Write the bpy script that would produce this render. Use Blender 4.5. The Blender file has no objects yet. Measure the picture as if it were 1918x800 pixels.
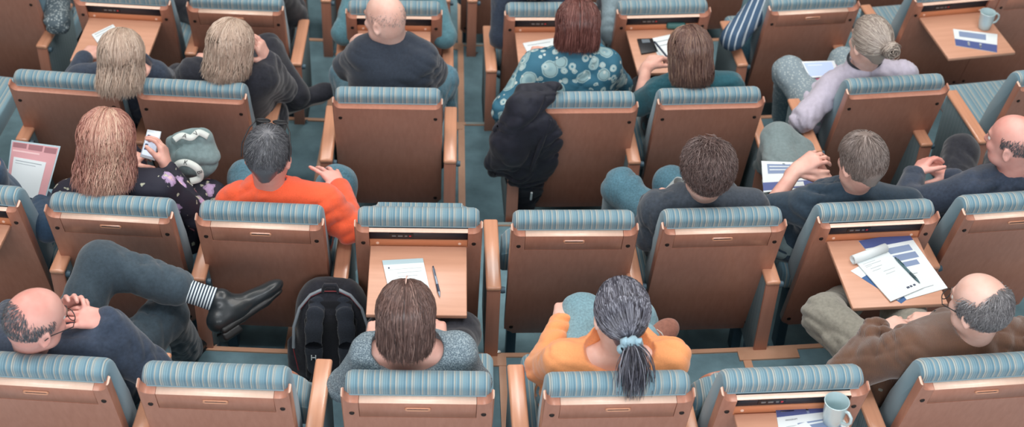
import bpy, bmesh, math, random
import numpy as np
from mathutils import Vector, Matrix, Euler
random.seed(7); RNG=np.random.default_rng(11)
C=bpy.context.scene.collection
PI=math.pi
def V(*a): return Vector(a)
# ------------------------------------------------------------------ camera
CZ=4.532
F=2933.0
FW=Vector((0.04310172,0.75620941,-0.65290855)); RT=Vector((0.99899047,-0.02434027,0.037757)); UP=Vector((-0.01266023,0.65387681,0.7564951))
def at(px,py,z):
    """point of the place seen at a photo pixel, at world height z"""
    d=FW+RT*((px-959)/F)-UP*((py-400)/F)
    return d*((z-CZ)/d.z)+Vector((0,0,CZ))
cam=bpy.data.cameras.new('camera'); co=bpy.data.objects.new('camera',cam); C.objects.link(co)
cam.sensor_width=36; cam.lens=36*F/1918; cam.clip_end=100
m=Matrix((RT,UP,-FW)).transposed(); co.matrix_world=Matrix.Translation((0,0,CZ))@m.to_4x4()
cam.dof.use_dof=True; cam.dof.focus_distance=5.6; cam.dof.aperture_fstop=2.8
bpy.context.scene.camera=co
# ------------------------------------------------------------------ materials
def lin(c):
    return tuple(((v/255)/12.92 if v/255<=.04045 else ((v/255+.055)/1.055)**2.4) for v in c)+(1,)
MATS={}
def newmat(name):
    m=bpy.data.materials.new(name); m.use_nodes=True
    nt=m.node_tree; b=nt.nodes['Principled BSDF']; MATS[name]=m
    return m,nt,b
def ramp(nt,stops,interp='LINEAR'):
    r=nt.nodes.new('ShaderNodeValToRGB'); cr=r.color_ramp; cr.interpolation=interp
    while len(cr.elements)>1: cr.elements.remove(cr.elements[0])
    cr.elements[0].position=stops[0][0]; cr.elements[0].color=lin(stops[0][1])
    for p,c in stops[1:]:
        e=cr.elements.new(p); e.color=lin(c)
    return r
def coords(nt,scale=(1,1,1),kind='Object'):
    tc=nt.nodes.new('ShaderNodeTexCoord'); mp=nt.nodes.new('ShaderNodeMapping'); mp.inputs['Scale'].default_value=scale
    nt.links.new(tc.outputs[kind],mp.inputs['Vector']); return mp.outputs['Vector']
def noise(nt,vec,scale,detail=3,rough=.5):
    n=nt.nodes.new('ShaderNodeTexNoise'); n.inputs['Scale'].default_value=scale; n.inputs['Detail'].default_value=detail; n.inputs['Roughness'].default_value=rough
    nt.links.new(vec,n.inputs['Vector']); return n.outputs['Fac']
def bump(nt,b,h,strength=.2,dist=.002):
    bp=nt.nodes.new('ShaderNodeBump'); bp.inputs['Strength'].default_value=strength; bp.inputs['Distance'].default_value=dist
    nt.links.new(h,bp.inputs['Height']); nt.links.new(bp.outputs['Normal'],b.inputs['Normal'])
def mathn(nt,op,a,b=None):
    n=nt.nodes.new('ShaderNodeMath'); n.operation=op
    for i,x in enumerate((a,b)):
        if x is None: continue
        if isinstance(x,(int,float)): n.inputs[i].default_value=x
        else: nt.links.new(x,n.inputs[i])
    return n.outputs[0]
def flat(name,c,rough=.6,metal=0,coat=0,spec=.5,nz=0,nscale=60,bmp=0,emit=None,trans=0):
    if name in MATS: return MATS[name]
    m,nt,b=newmat(name); b.inputs['Base Color'].default_value=lin(c); b.inputs['Roughness'].default_value=rough
    b.inputs['Metallic'].default_value=metal; b.inputs['Coat Weight'].default_value=coat; b.inputs['Specular IOR Level'].default_value=spec
    if trans: b.inputs['Transmission Weight'].default_value=trans
    v=coords(nt)
    if nz:
        n=noise(nt,v,nscale,4); lo=[max(0,x*(1-nz)) for x in c]; hi=[min(255,x*(1+nz)) for x in c]
        r=ramp(nt,[(.3,lo),(.7,hi)]); nt.links.new(n,r.inputs['Fac']); nt.links.new(r.outputs['Color'],b.inputs['Base Color'])
    if bmp: bump(nt,b,noise(nt,v,nscale*2,3),bmp,.003)
    if emit: b.inputs['Emission Color'].default_value=lin(c); b.inputs['Emission Strength'].default_value=emit
    return m
def wood(name,c1,c2,rough=.34,scale=(60,60,3.0)):
    m,nt,b=newmat(name); v=coords(nt,scale)
    n=noise(nt,v,1.0,6,.6); v2=coords(nt); n2=noise(nt,v2,2.2,2)
    s=mathn(nt,'ADD',mathn(nt,'MULTIPLY',n,.75),mathn(nt,'MULTIPLY',n2,.25))
    r=ramp(nt,[(.32,c1),(.68,c2)]); nt.links.new(s,r.inputs['Fac']); nt.links.new(r.outputs['Color'],b.inputs['Base Color'])
    b.inputs['Roughness'].default_value=rough; b.inputs['Coat Weight'].default_value=.25; b.inputs['Coat Roughness'].default_value=.22
    bump(nt,b,n,.04,.0006)
    return m
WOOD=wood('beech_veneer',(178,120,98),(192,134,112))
WOODLIT=wood('beech_lit',(242,206,184),(250,216,196),.28,(60,3,60))  # same beech lightened, overhead light put into the colour
ARMW=wood('beech_arm',(206,148,118),(218,160,128),.2,(60,3,60))
TRAY=wood('beech_tray',(202,150,124),(214,162,136),.36,(3,40,40))
RAIL=wood('beech_rail',(206,132,94),(218,146,106),.35,(3,40,40))
NOSE=wood('beech_nosing',(205,155,125),(220,172,142),.45,(8,8,8))
def stripes():
    m,nt,b=newmat('striped_upholstery'); tc=nt.nodes.new('ShaderNodeTexCoord'); sp=nt.nodes.new('ShaderNodeSeparateXYZ')
    nt.links.new(tc.outputs['Object'],sp.inputs[0]); x=sp.outputs[0]
    fr=mathn(nt,'FRACT',mathn(nt,'MULTIPLY',mathn(nt,'ADD',x,10),1/.050))
    A=(112,147,162);B=(130,162,174);G=(178,184,178);N=(150,142,130);D=(98,136,154)
    r=ramp(nt,[(0,A),(.06,B),(.09,A),(.17,D),(.24,A),(.265,G),(.305,G),(.325,N),(.345,A),(.42,B),(.45,A),(.55,D),(.58,A),(.61,G),(.66,G),(.68,N),(.70,A),(.78,G),(.80,A),(.88,B),(1,A)],'LINEAR')
    nt.links.new(fr,r.inputs['Fac'])
    fr2=mathn(nt,'FRACT',mathn(nt,'MULTIPLY',mathn(nt,'ADD',x,10),1/.0072))
    r2=ramp(nt,[(0,(225,225,225)),(.5,(255,255,255)),(1,(225,225,225))]); nt.links.new(fr2,r2.inputs['Fac'])
    mx=nt.nodes.new('ShaderNodeMix'); mx.data_type='RGBA'; mx.blend_type='MULTIPLY'; mx.inputs[0].default_value=1
    nt.links.new(r.outputs['Color'],mx.inputs[6]); nt.links.new(r2.outputs['Color'],mx.inputs[7]); nt.links.new(mx.outputs[2],b.inputs['Base Color'])
    b.inputs['Roughness'].default_value=.85; b.inputs['Sheen Weight'].default_value=.3
    v=coords(nt); n=noise(nt,v,500,2); bump(nt,b,n,.15,.001)
    return m
STRIPE=stripes()
def sidefab():
    m,nt,b=newmat('side_upholstery'); tc=nt.nodes.new('ShaderNodeTexCoord'); sp=nt.nodes.new('ShaderNodeSeparateXYZ')
    nt.links.new(tc.outputs['Object'],sp.inputs[0])
    fr=mathn(nt,'FRACT',mathn(nt,'MULTIPLY',mathn(nt,'ADD',sp.outputs[1],10),1/.03))
    r=ramp(nt,[(0,(108,126,132)),(.3,(122,140,144)),(.5,(98,118,124)),(.8,(130,144,148)),(1,(108,126,132))]); nt.links.new(fr,r.inputs['Fac']); nt.links.new(r.outputs['Color'],b.inputs['Base Color'])
    b.inputs['Roughness'].default_value=.9; bump(nt,b,noise(nt,coords(nt),400,2),.2,.001)
    return m
SIDEF=sidefab()
FELT=flat('blue_piping',(140,166,176),.8)
STEEL=flat('slate_steel',(74,98,112),.5,.2)
DARK=flat('dark_recess',(44,42,48),.5)
BLACKP=flat('black_plastic',(30,32,36),.4)
CHROME=flat('chrome',(200,208,212),.18,1)
SILV=flat('grey_button',(120,122,124),.4); REDD=flat('red_button',(200,60,70),.4)
SCREW=flat('dark_screw',(60,48,44),.4,.6)
CARPET=flat('teal_carpet',(112,142,152),.95,spec=.1,nz=.10,nscale=9,bmp=.5)
# richer carpet: pile noise
# ------------------------------------------------------------------ mesh helpers
def tag(o,label=None,cat=None,group=None,kind=None):
    if label: o['label']=label
    if cat: o['category']=cat
    if group: o['group']=group
    if kind: o['kind']=kind
    return o
def mesh_obj(name,me,mat,parent=None,smooth=True):
    if smooth:
        for p_ in me.polygons: p_.use_smooth=True
    if mat is not None: me.materials.append(mat)
    o=bpy.data.objects.new(name,me); C.objects.link(o)
    if parent is not None: o.parent=parent
    return o
def from_bm(name,bm,mat,parent=None,smooth=True,sharp=35):
    bmesh.ops.recalc_face_normals(bm,faces=bm.faces)
    if smooth:
        for e in bm.edges:
            if len(e.link_faces)==2 and e.calc_face_angle(0)>math.radians(sharp): e.smooth=False
    me=bpy.data.meshes.new(name); bm.to_mesh(me); bm.free()
    return mesh_obj(name,me,mat,parent,smooth)
def bm_box(bm,lo,hi,bev=0,seg=2,M=None):
    r=bmesh.ops.create_cube(bm,size=1); vs=r['verts']
    lo,hi=Vector(lo),Vector(hi)
    for v in vs: v.co=Vector([ (lo[i]+hi[i])/2+v.co[i]*(hi[i]-lo[i]) for i in range(3)])
    if bev:
        es=list({e for v in vs for e in v.link_edges})
        rr=bmesh.ops.bevel(bm,geom=es,offset=bev,segments=seg,profile=.5,affect='EDGES')
        vs=list({v for f in rr['faces'] for v in f.verts}|{v for v in vs if v.is_valid})
    if M is not None:
        for v in vs: v.co=M@v.co
    return vs
def box(name,lo,hi,mat,parent=None,bev=0,seg=2,M=None):
    bm=bmesh.new(); bm_box(bm,lo,hi,bev,seg,M); return from_bm(name,bm,mat,parent)
def bm_prism(bm,pts,f,t0,t1,bev=0,seg=2):
    """outline pts (2D) swept between t0 and t1; f(u,v,t)->Vector"""
    a=[bm.verts.new(f(u,v,t0)) for u,v in pts]; b=[bm.verts.new(f(u,v,t1)) for u,v in pts]
    n=len(pts); fs=[bm.faces.new(a),bm.faces.new(b[::-1])]
    for i in range(n): bm.faces.new([a[i],b[i],b[(i+1)%n],a[(i+1)%n]])
    if bev:
        es=set()
        for fc in fs:
            for e in fc.edges: es.add(e)
        bmesh.ops.bevel(bm,geom=list(es),offset=bev,segments=seg,profile=.5,affect='EDGES')
def bm_tube(bm,pts,rad,seg=8,cap=True):
    """tube through points; rad number or list"""
    pts=[Vector(q) for q in pts]; n=len(pts); rs=rad if isinstance(rad,(list,tuple)) else [rad]*n
    t0=(pts[1]-pts[0]).normalized(); ref=Vector((0,0,1)) if abs(t0.z)<.9 else Vector((1,0,0))
    nx=t0.cross(ref).normalized(); rings=[]
    for i,q in enumerate(pts):
        t=(pts[min(i+1,n-1)]-pts[max(i-1,0)]).normalized()
        nx=(nx-t*nx.dot(t)).normalized(); ny=t.cross(nx)
        rings.append([bm.verts.new(q+(nx*math.cos(2*PI*k/seg)+ny*math.sin(2*PI*k/seg))*rs[i]) for k in range(seg)])
    for i in range(n-1):
        for k in range(seg): bm.faces.new([rings[i][k],rings[i][(k+1)%seg],rings[i+1][(k+1)%seg],rings[i+1][k]])
    if cap:
        bm.faces.new(rings[0][::-1]); bm.faces.new(rings[-1])
def tube(name,pts,rad,mat,parent=None,seg=8):
    bm=bmesh.new(); bm_tube(bm,pts,rad,seg); return from_bm(name,bm,mat,parent,sharp=60)
def bm_lathe(bm,prof,seg=32,M=None):
    rings=[]
    for r,z in prof:
        rings.append([bm.verts.new((r*math.cos(2*PI*k/seg),r*math.sin(2*PI*k/seg),z)) for k in range(seg)] if r>1e-6 else [bm.verts.new((0,0,z))])
    for a,b in zip(rings,rings[1:]):
        for k in range(seg):
            k2=(k+1)%seg
            if len(a)==1 and len(b)==1: continue
            if len(a)==1: bm.faces.new([a[0],b[k2],b[k]])
            elif len(b)==1: bm.faces.new([a[k],a[k2],b[0]])
            else: bm.faces.new([a[k],a[k2],b[k2],b[k]])
    if M is not None:
        for r_ in rings:
            for v in r_: v.co=M@v.co
def empty(name,loc,rz=0):
    o=bpy.data.objects.new(name,None); C.objects.link(o); o.empty_display_size=.1
    o.location=loc; o.rotation_euler=(0,0,rz); return o
def copy_tree(o,parent=None):
    c=o.copy(); C.objects.link(c)
    if parent is not None: c.parent=parent
    for ch in KIDS.get(o.name,[]): copy_tree(ch,c)
    return c
KIDS={}
def snapshot_kids():
    KIDS.clear()
    for o in C.objects:
        if o.parent: KIDS.setdefault(o.parent.name,[]).append(o)
# ------------------------------------------------------------------ the hall
RE=17.623; CX=.0045; CY=20.966; PITCH=1.0645; STEP=.2352
def arc(k,deg,dr=0,z=0):
    """k: row index from the camera; deg: angle around the centre of the curved rows"""
    a=math.radians(deg); R=RE-k*PITCH+dr
    return Vector((CX+R*math.sin(a),CY-R*math.cos(a),-k*STEP+z))
def sector(name,k0,r0,r1,a0,a1,z0,z1,mat,n=60,bev=0):
    bm=bmesh.new(); ring=[]
    for i in range(n+1):
        a=math.radians(a0+(a1-a0)*i/n); s,c=math.sin(a),math.cos(a)
        ring.append([bm.verts.new((CX+r*s,CY-r*c,z)) for r,z in ((r0,z0),(r1,z0),(r1,z1),(r0,z1))])
    for p_,q_ in zip(ring,ring[1:]):
        for j in range(4): bm.faces.new([p_[j],p_[(j+1)%4],q_[(j+1)%4],q_[j]])
    bm.faces.new(ring[0]); bm.faces.new(ring[-1][::-1])
    if bev:
        bmesh.ops.bevel(bm,geom=[e for e in bm.edges if len(e.link_faces)==2 and e.calc_face_angle(0)>1],offset=bev,segments=2,affect='EDGES')
    return from_bm(name,bm,mat,None)
EDGE=1.035
for k in range(-1,6):
    R=RE-k*PITCH; z=-k*STEP
    o=sector('floor',k,R-EDGE if k<5 else R-2.5,R+PITCH-EDGE+.02,-18,18,-5*STEP-.3,z,CARPET); tag(o,kind='structure')
def trim(name,k,r0,r1,a0,a1,h=.0065,n=30):
    R=RE-k*PITCH; z=-k*STEP
    o=sector('trim_1',k,R+r0,R+r1,a0,a1,z-.02,z+h,NOSE,n); tag(o,kind='structure'); return o
for k in range(0,5):
    trim('t',k,-EDGE-.006,-EDGE+.016,-18,18,n=60)
def strip(k,x0,x1,w):
    a=arc(k,0); 
    y0=CY-(RE-k*PITCH)+.0; 
    for x in (x0,):
        th=math.degrees(math.asin((x-CX)/(RE-k*PITCH-.5)))
        R=RE-k*PITCH; dw=math.degrees(w/R)
        sector('trim_1',k,R-EDGE,R+PITCH-EDGE-.02,th-dw/2,th+dw/2,-k*STEP-.02,-k*STEP+.0052,NOSE,2)['kind']='structure'
for k in (1,2,3,4): strip(k,.085,0,.035); strip(k,-.635,0,.035)
for k in (2,3):  # short cross pieces joining the kerbs
    trim('t',k,-EDGE,-EDGE+.055,-.35,.33,.0078,n=8)
strip(0,.245,0,.03); strip(0,1.26,0,.035); strip(0,-.45,0,.03)
trim('t',0,-EDGE,-EDGE+.065,-.15,.86,.0078,n=8); trim('t',0,-EDGE,-EDGE+.065,4.1,4.95,.0078,n=8)
# aisle steps: thin pale nosing across the aisle
for k in (1,2,3):
    R=RE-k*PITCH
    o=sector('trim_1',k,R-EDGE-.004,R-EDGE+.012,.4,1.55,-k*STEP-.02,-k*STEP+.009,flat('pale_nosing',(150,168,168),.5),6); o['kind']='structure'
# walls of the hall, outside the photograph
WALL=flat('hall_wall',(150,140,132),.9)
WL=box('wall_left',(-9.2,-6,-3),(-9,16,7),WALL); WR=box('wall_right',(9,-6,-3),(9.2,16,7),WALL); WB=box('wall_front',(-9,16,-3),(9,16.2,7),WALL)
for w in (WL,WR,WB): w['kind']='structure'
CL=box('ceiling',(-9.2,-6,7),(9.2,16.2,7.2),flat('hall_ceiling',(190,190,188),.9)); CL['kind']='structure'
sector('floor',5,RE-5*PITCH-9,RE-5*PITCH-2.4,-40,40,-1.6,-5*STEP-.01,CARPET)['kind']='structure'
# ------------------------------------------------------------------ chairs
AL=math.radians(14.3); HH=.75
SA,CA=math.sin(AL),math.cos(AL)
def pan(u,v,w):
    w-=.031; return Vector((u,-v*SA+w*CA,.92+v*CA+w*SA))
def shell_outline(notch):
    pts=[]; HW=.24
    pts.append((HW,-.006)); pts.append((HW-.005,0)); pts.append((HW-.009,-.004))
    for i in range(0,6):
        t=i/5*PI/2; pts.append((HW-.009-.030*(1-math.cos(t)),-.012-.028*math.sin(t)))
    if notch: pts+= [(.1855,-.040),(.1855,-.1325),(-.1855,-.1325),(-.1855,-.040)]
    for i in range(5,-1,-1):
        t=i/5*PI/2; pts.append((-(HW-.009-.030*(1-math.cos(t))),-.012-.028*math.sin(t)))
    pts+= [(-(HW-.009),-.004),(-(HW-.005),0),(-HW,-.006)]
    r=.035; W2=HW-.004
    for i in range(6):
        t=i/5*PI/2; pts.append((-W2+r-r*math.cos(t),-HH+r-r*math.sin(t)))
    for i in range(6):
        t=i/5*PI/2; pts.append((W2-r+r*math.sin(t),-HH+r-r*math.cos(t)))
    return pts
def cushion(name,hw,prof,fr,mat,parent,edge=.02):
    """side profile [(a,b)] swept across x with rounded ends; fr(x,a,b)->Vector"""
    cx_=sum(a for a,b in prof)/len(prof); cy_=sum(b for a,b in prof)/len(prof)
    bm=bmesh.new(); rings=[]
    secs=[(-hw,edge*1.0),(-hw+.004,edge*.6),(-hw+.011,edge*.25),(-hw+.022,0)]
    secs=secs+[(-x,s) for x,s in secs[::-1]]
    for x,ins in secs:
        ring=[]
        for a,b in prof:
            d=Vector((a-cx_,b-cy_)); L=d.length; d=d*(max(L-ins,0.001)/L)
            ring.append(bm.verts.new(fr(x,cx_+d.x,cy_+d.y)))
        rings.append(ring)
    n=len(prof)
    for p_,q_ in zip(rings,rings[1:]):
        for j in range(n): bm.faces.new([p_[j],p_[(j+1)%n],q_[(j+1)%n],q_[j]])
    bm.faces.new(rings[0]); bm.faces.new(rings[-1][::-1])
    return from_bm(name,bm,mat,parent,sharp=70)
def rounded_prof(pts,r=.02,n=4):
    out=[]; N=len(pts)
    for i in range(N):
        a,b,c=Vector(pts[i-1]),Vector(pts[i]),Vector(pts[(i+1)%N])
        d1=(a-b);d2=(c-b); rr=min(r,d1.length*.45,d2.length*.45); d1.normalize();d2.normalize()
        p0=b+d1*rr;p1=b+d2*rr
        for k in range(n+1):
            t=k/n; out.append(((p0*(1-t)+b*t)*(1-t)+(b*(1-t)+p1*t)*t)[:])
    return out
def fr_pan(x,a,b): return pan(x,a,b)
def fr_seat(x,a,b): return Vector((x,a,b))
def lit_edge_mat(o):  # paints the lit look of the lip: upward and inner faces get paler wood
    me=o.data; me.materials.append(WOODLIT); up_=Vector((0,-SA,CA))
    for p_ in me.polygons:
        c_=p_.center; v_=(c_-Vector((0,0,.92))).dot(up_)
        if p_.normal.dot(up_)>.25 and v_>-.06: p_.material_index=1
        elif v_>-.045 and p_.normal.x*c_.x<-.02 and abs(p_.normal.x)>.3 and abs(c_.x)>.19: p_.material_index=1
def make_chair(kind,seat):
    root=empty('auditorium_chair',(0,0,0))
    bm=bmesh.new(); bm_prism(bm,shell_outline(kind!='plain'),lambda u,v,t:Vector((u,v,t)),0,.034)
    es=[e for e in bm.edges if all(q.co.z<.001 for q in e.verts) and all(abs(q.co.x)>.2 or q.co.y<-.7 for q in e.verts) and all(q.co.y<-.004 for q in e.verts) and not (abs(e.verts[0].co.x)<.239 and e.verts[0].co.y>-.5)]
    bmesh.ops.bevel(bm,geom=es,offset=.014,segments=4,profile=.5,affect='EDGES')
    for q in bm.verts: q.co=pan(*q.co)
    sh_=from_bm('back_shell',bm,WOOD2,root); lit_edge_mat(sh_)
    bp=rounded_prof([(-.52,.036),(-.044,.036),(-.038,.029),(.010,.032),(.014,.078),(-.03,.118),(-.3,.150),(-.52,.145)],.022)
    cushion('back_cushion',.228,bp,fr_pan,STRIPE,root)
    tube('piping',[pan(-.215,-.038,.029),pan(.215,-.038,.029)],.0028,FELT,root,6)
    if seat=='down':
        cushion('seat_cushion',.254,rounded_prof([(.19,.35),(.19,.455),(.59,.47),(.625,.44),(.61,.37)],.035),fr_seat,STRIPE,root,.03)
        box('seat_pan',(-.22,.22,.32),(.22,.6,.35),WOOD,root,.008)
    else:
        top=-.215 if seat=='up' else -.33; hw=.215 if seat=='up' else .254; r=.05 if seat=='up' else .085; o=[(hw,-.55)]
        for i in range(9):
            t=i/8*PI/2; o.append((hw-r+r*math.cos(t),top-r+r*math.sin(t)))
        for i in range(8,-1,-1):
            t=i/8*PI/2; o.append((-hw+r-r*math.cos(t),top-r+r*math.sin(t)))
        o.append((-hw,-.55))
        bm=bmesh.new(); bm_prism(bm,o,lambda u,v,t:pan(u,v,t),.165,.265,.028,4); from_bm('seat_cushion',bm,STRIPE,root)
        bm=bmesh.new(); bm_prism(bm,[(a*.85,b*.9-.05) for a,b in o],lambda u,v,t:pan(u,v,t),.266,.281,.004,2); from_bm('seat_pan',bm,WOOD,root)
    for s in (-1,1):
        box('support_leg',(s*.2-.02,.2,0.0),(s*.2+.02,.26,.34),STEEL,root,.004)
        for v in (-.105,-.70):
            bm=bmesh.new(); Mx=Matrix.Translation(pan(s*.208,v,0))@Euler((PI/2+AL*0,0,0)).to_matrix().to_4x4()
            bm_lathe(bm,[(.0085,-.003),(.0085,.002),(.006,.0035),(0,.0035)],12,Mx); from_bm('bolt',bm,SCREW,root)
    if kind=='closed':
        bm=bmesh.new(); bm_prism(bm,[(-.1840,-.040),(-.1840,-.131),(.1840,-.131),(.1840,-.040)],lambda u,v,t:pan(u,v,t),.0005,.030,.0008,1)
        lid=from_bm('tray_lid',bm,WOOD2,root); lit_edge_mat(lid)
        pts=[]
        def pill(L,r,n=8):
            P=[]
            for i in range(n+1):
                t=-PI/2+PI*i/n; P.append((L+r*math.cos(t),r*math.sin(t)))
            for i in range(n+1):
                t=PI/2+PI*i/n; P.append((-L+r*math.cos(t),r*math.sin(t)))
            return P
        bm=bmesh.new(); A=pill(.033,.0085);B=pill(.031,.0032)
        vo=[bm.verts.new(pan(u,v-.072,-.001)) for u,v in A]; vm=[bm.verts.new(pan(u*.97,v*.8-.072,-.006)) for u,v in A]; vi=[bm.verts.new(pan(u,v-.072,-.004)) for u,v in B]; vd=[bm.verts.new(pan(u,v-.072,.004)) for u,v in B]
        n=len(A)
        for a,b in ((vo,vm),(vm,vi),(vi,vd)):
            for i in range(n): bm.faces.new([a[i],a[(i+1)%n],b[(i+1)%n],b[i]])
        bm.faces.new(vo)
        h=from_bm('handle',bm,ARMW,lid)
        bm=bmesh.new(); bm.faces.new([bm.verts.new(pan(u*.99,v*.99-.072,-.0035)) for u,v in B]); from_bm('grip_slot',bm,DARK,h)
        bm=bmesh.new(); bm_prism(bm,[(-.19,-.043),(-.19,-.138),(.19,-.138),(.19,-.043)],lambda u,v,t:pan(u,v,t),.0305,.036); from_bm('lid_backing',bm,DARK,lid)
    if kind=='open':
        bm=bmesh.new(); bm_prism(bm,[(-.188,-.041),(-.188,-.138),(.188,-.138),(.188,-.041)],lambda u,v,t:pan(u,v,t),.014,.0345); from_bm('recess',bm,DARK,root)
        bm=bmesh.new(); bm_prism(bm,[(-.185,-.038),(-.185,-.042),(.185,-.042),(.185,-.038)],lambda u,v,t:pan(u,v,t),.004,.022,.0008); from_bm('top_rail',bm,WOODLIT,root)
        bm=bmesh.new(); bm_prism(bm,[(-.185,-.100),(-.185,-.137),(.185,-.137),(.185,-.100)],lambda u,v,t:pan(u,v,t+ (v+.137)*.2),.002,.034,.003); rl=from_bm('front_rail',bm,RAIL,root)
        for s in (-1,1):
            bm=bmesh.new(); Mx=Matrix.Translation(pan(s*.155,-.116,.008))@Euler((PI/2,0,0)).to_matrix().to_4x4()
            bm_lathe(bm,[(.006,-.003),(.006,.003),(0,.004)],10,Mx); from_bm('rail_screw',bm,WOODLIT,rl)
        bm=bmesh.new(); bm_prism(bm,[(-.11,-.060),(-.11,-.086),(-.02,-.086),(-.02,-.060)],lambda u,v,t:pan(u,v,t),.0105,.0142,.001); ctl=from_bm('control_strip',bm,BLACKP,root)
        for u0,u1,mt in ((-.10,-.085,SILV),(-.078,-.060,SILV),(-.052,-.042,SILV),(-.036,-.028,REDD)):
            bm=bmesh.new(); bm_prism(bm,[(u0,-.070),(u0,-.078),(u1,-.078),(u1,-.070)],lambda u,v,t:pan(u,v,t),.009,.0112,.0005); from_bm('button',bm,mt,ctl)
        tl=box('tray_table',(-.182,-.372,.775),(.182,.0,.793),TRAY,root,.004,3)
    return root
WOOD2=WOOD
def make_arm():
    root=empty('armrest',(0,0,0))
    # origin: floor beneath the rear end of the pad
    box('side_panel',(-.0235,.012,.15),(.0235,.39,.60),SIDEF,root,.004)
    box('rear_panel',(-.027,0.0,.13),(.027,.016,.602),WOOD,root,.004)
    box('arm_pad',(-.0295,-.004,.602),(.0295,.402,.624),ARMW,root,.009,3)
    box('foot',(-.02,.05,0.0),(.02,.16,.15),STEEL,root,.004)
    bm=bmesh.new(); Mx=Matrix.Translation((.034,.02,.59))@Euler((0,PI/2,0)).to_matrix().to_4x4()
    bm_lathe(bm,[(0,-.008),(.012,-.008),(.014,0),(.012,.012),(0,.012)],16,Mx); from_bm('hinge_cap',bm,STEEL,root)
    bm=bmesh.new(); Mx=Matrix.Translation((.034,.02,.22)); bm_lathe(bm,[(0,-.03),(.007,-.03),(.007,.03),(0,.03)],10,Mx); from_bm('floor_bolt',bm,CHROME,root)
    return root
# ------------------------------------------------------------------ seats in their rows
PROTO={}
def chair_at(kind,seat,x,y,deg,k,label,group):
    key=(kind,seat)
    if key not in PROTO:
        PROTO[key]=make_chair(kind,seat); snapshot_kids(); c=PROTO[key]
    else: c=copy_tree(PROTO[key])
    c.location=(x,y,-k*STEP); c.rotation_euler=(0,0,math.radians(deg))
    tag(c,label,'auditorium seat',group); return c
ROWN=['nearest row','second row from the bottom','third row from the bottom','fourth row from the bottom','farthest row']
CH={}
def seat(id_,k,kind,st,pos,label):
    if len(pos)==1:
        P=arc(k,pos[0]); x,y,a=P.x,P.y,pos[0]
    else: x,y,a=pos
    CH[id_]=(x,y,a,k)
    chair_at(kind,st,x,y,a,k,label,'wooden-backed seats in the '+ROWN[k])
seat('E90',0,'closed','down',(-1.273,3.400,-4.15),'wooden-backed seat cut by the left photo edge, behind the bald man with striped sock')
seat('E402',0,'closed','fold',(-.710,3.366,-2.29),'empty seat in the nearest row, left of the black backpack')
seat('E783',0,'closed','down',(-.076,3.341,-.40),'wooden-backed seat in the nearest row under the woman in the grey knit top')
seat('E1157',0,'closed','down',(.556,3.346,1.94),'wooden-backed seat in the nearest row under the ponytailed woman in orange')
seat('E1490',0,'open','fold',(1.117,3.373,3.72),'seat in the nearest row with its tray open under a mug and programme')
seat('E1800',0,'closed','down',(1.761,3.435,5.72),'wooden-backed seat at bottom right under the man in brown corduroy')
seat('D0',1,'open','down',(-1.821,4.521,-6.32),'seat with open tray cut by the left photo edge, behind the person holding a folder')
seat('D205',1,'closed','down',(-1.248,4.457,-4.05),'wooden-backed seat under the woman in the floral blouse')
seat('D490',1,'closed','down',(-.687,4.424,-2.60),'wooden-backed seat under the man in the orange sweater')
seat('D783',1,'open','up',(-.096,4.409,.0),'empty seat with folded cushion, its open tray holding a notepad and pen')
seat('D1075',1,'closed','fold',(.489,4.403,1.3),'empty wooden-backed seat directly behind the seat draped with a dark coat')
seat('D1355',1,'closed','down',(1.055,4.429,3.37),'wooden-backed seat under the person with tousled brown hair')
seat('D1640',1,'open','down',(1.654,4.480,4.9),'seat whose open tray holds a rolled notepad, papers and pen')
seat('D1870',1,'closed','down',(2.225,4.547,7.0),'wooden-backed seat at right edge under the bald man in dark navy jacket')
seat('C0',2,'plain','down',(-8.9,),'seat at the left photo edge showing mostly its blue cushion')
seat('C120',2,'plain','down',(-1.659,5.559,-5.4),'plain wooden-backed seat behind the blonde woman with open tray before her')
seat('C360',2,'plain','down',(-1.102,5.515,-3.6),'plain wooden-backed seat under the blonde woman with crossed leg and black shoe')
seat('C727',2,'plain','down',(-.253,5.487,-.1),'plain wooden-backed seat under the bald man in black t-shirt')
seat('C1115',2,'plain','down',(.602,5.479,2.21),'plain wooden-backed seat with a dark coat hung over its left side')
seat('C1325',2,'plain','down',(1.167,5.525,3.75),'plain wooden-backed seat under the woman in teal writing notes')
seat('C1680',2,'plain','down',(2.021,5.635,6.95),'plain wooden-backed seat under the woman in pale lilac shirt')
seat('C1890',2,'plain','down',(10.45,),'empty seat at right edge behind the pale armrest beside a grey side panel')
seat('B50',3,'plain','down',(-9.15,),'wooden-backed seat in the top left corner under the person in houndstooth')
seat('B215',3,'open','down',(-1.604,6.594,-4.0),'seat at top left with open tray holding a small notepad')
seat('B445',3,'closed','down',(-1.046,6.558,-2.6),'wooden-backed seat in front of the blonde woman in black top')
seat('B738',3,'open','down',(-.262,6.536,.4),'seat with open tray in front of the bald man in black t-shirt')
seat('B1050',3,'open','down',(.524,6.548,2.06),'seat with open tray in front of the woman in patterned teal blouse')
seat('B1235',3,'open','down',(1.086,6.590,4.4),'seat with open tray holding a phone case and notebook')
seat('B1510',3,'closed','down',(1.859,6.659,7.35),'wooden-backed seat under the person in striped navy sweater')
seat('B1790',3,'open','down',(10.45,),'seat at top right with open tray holding a mug and blue leaflet')
seat('B1950',3,'closed','down',(12.35,),'dark wooden-backed seat cut by the top right corner')
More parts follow.
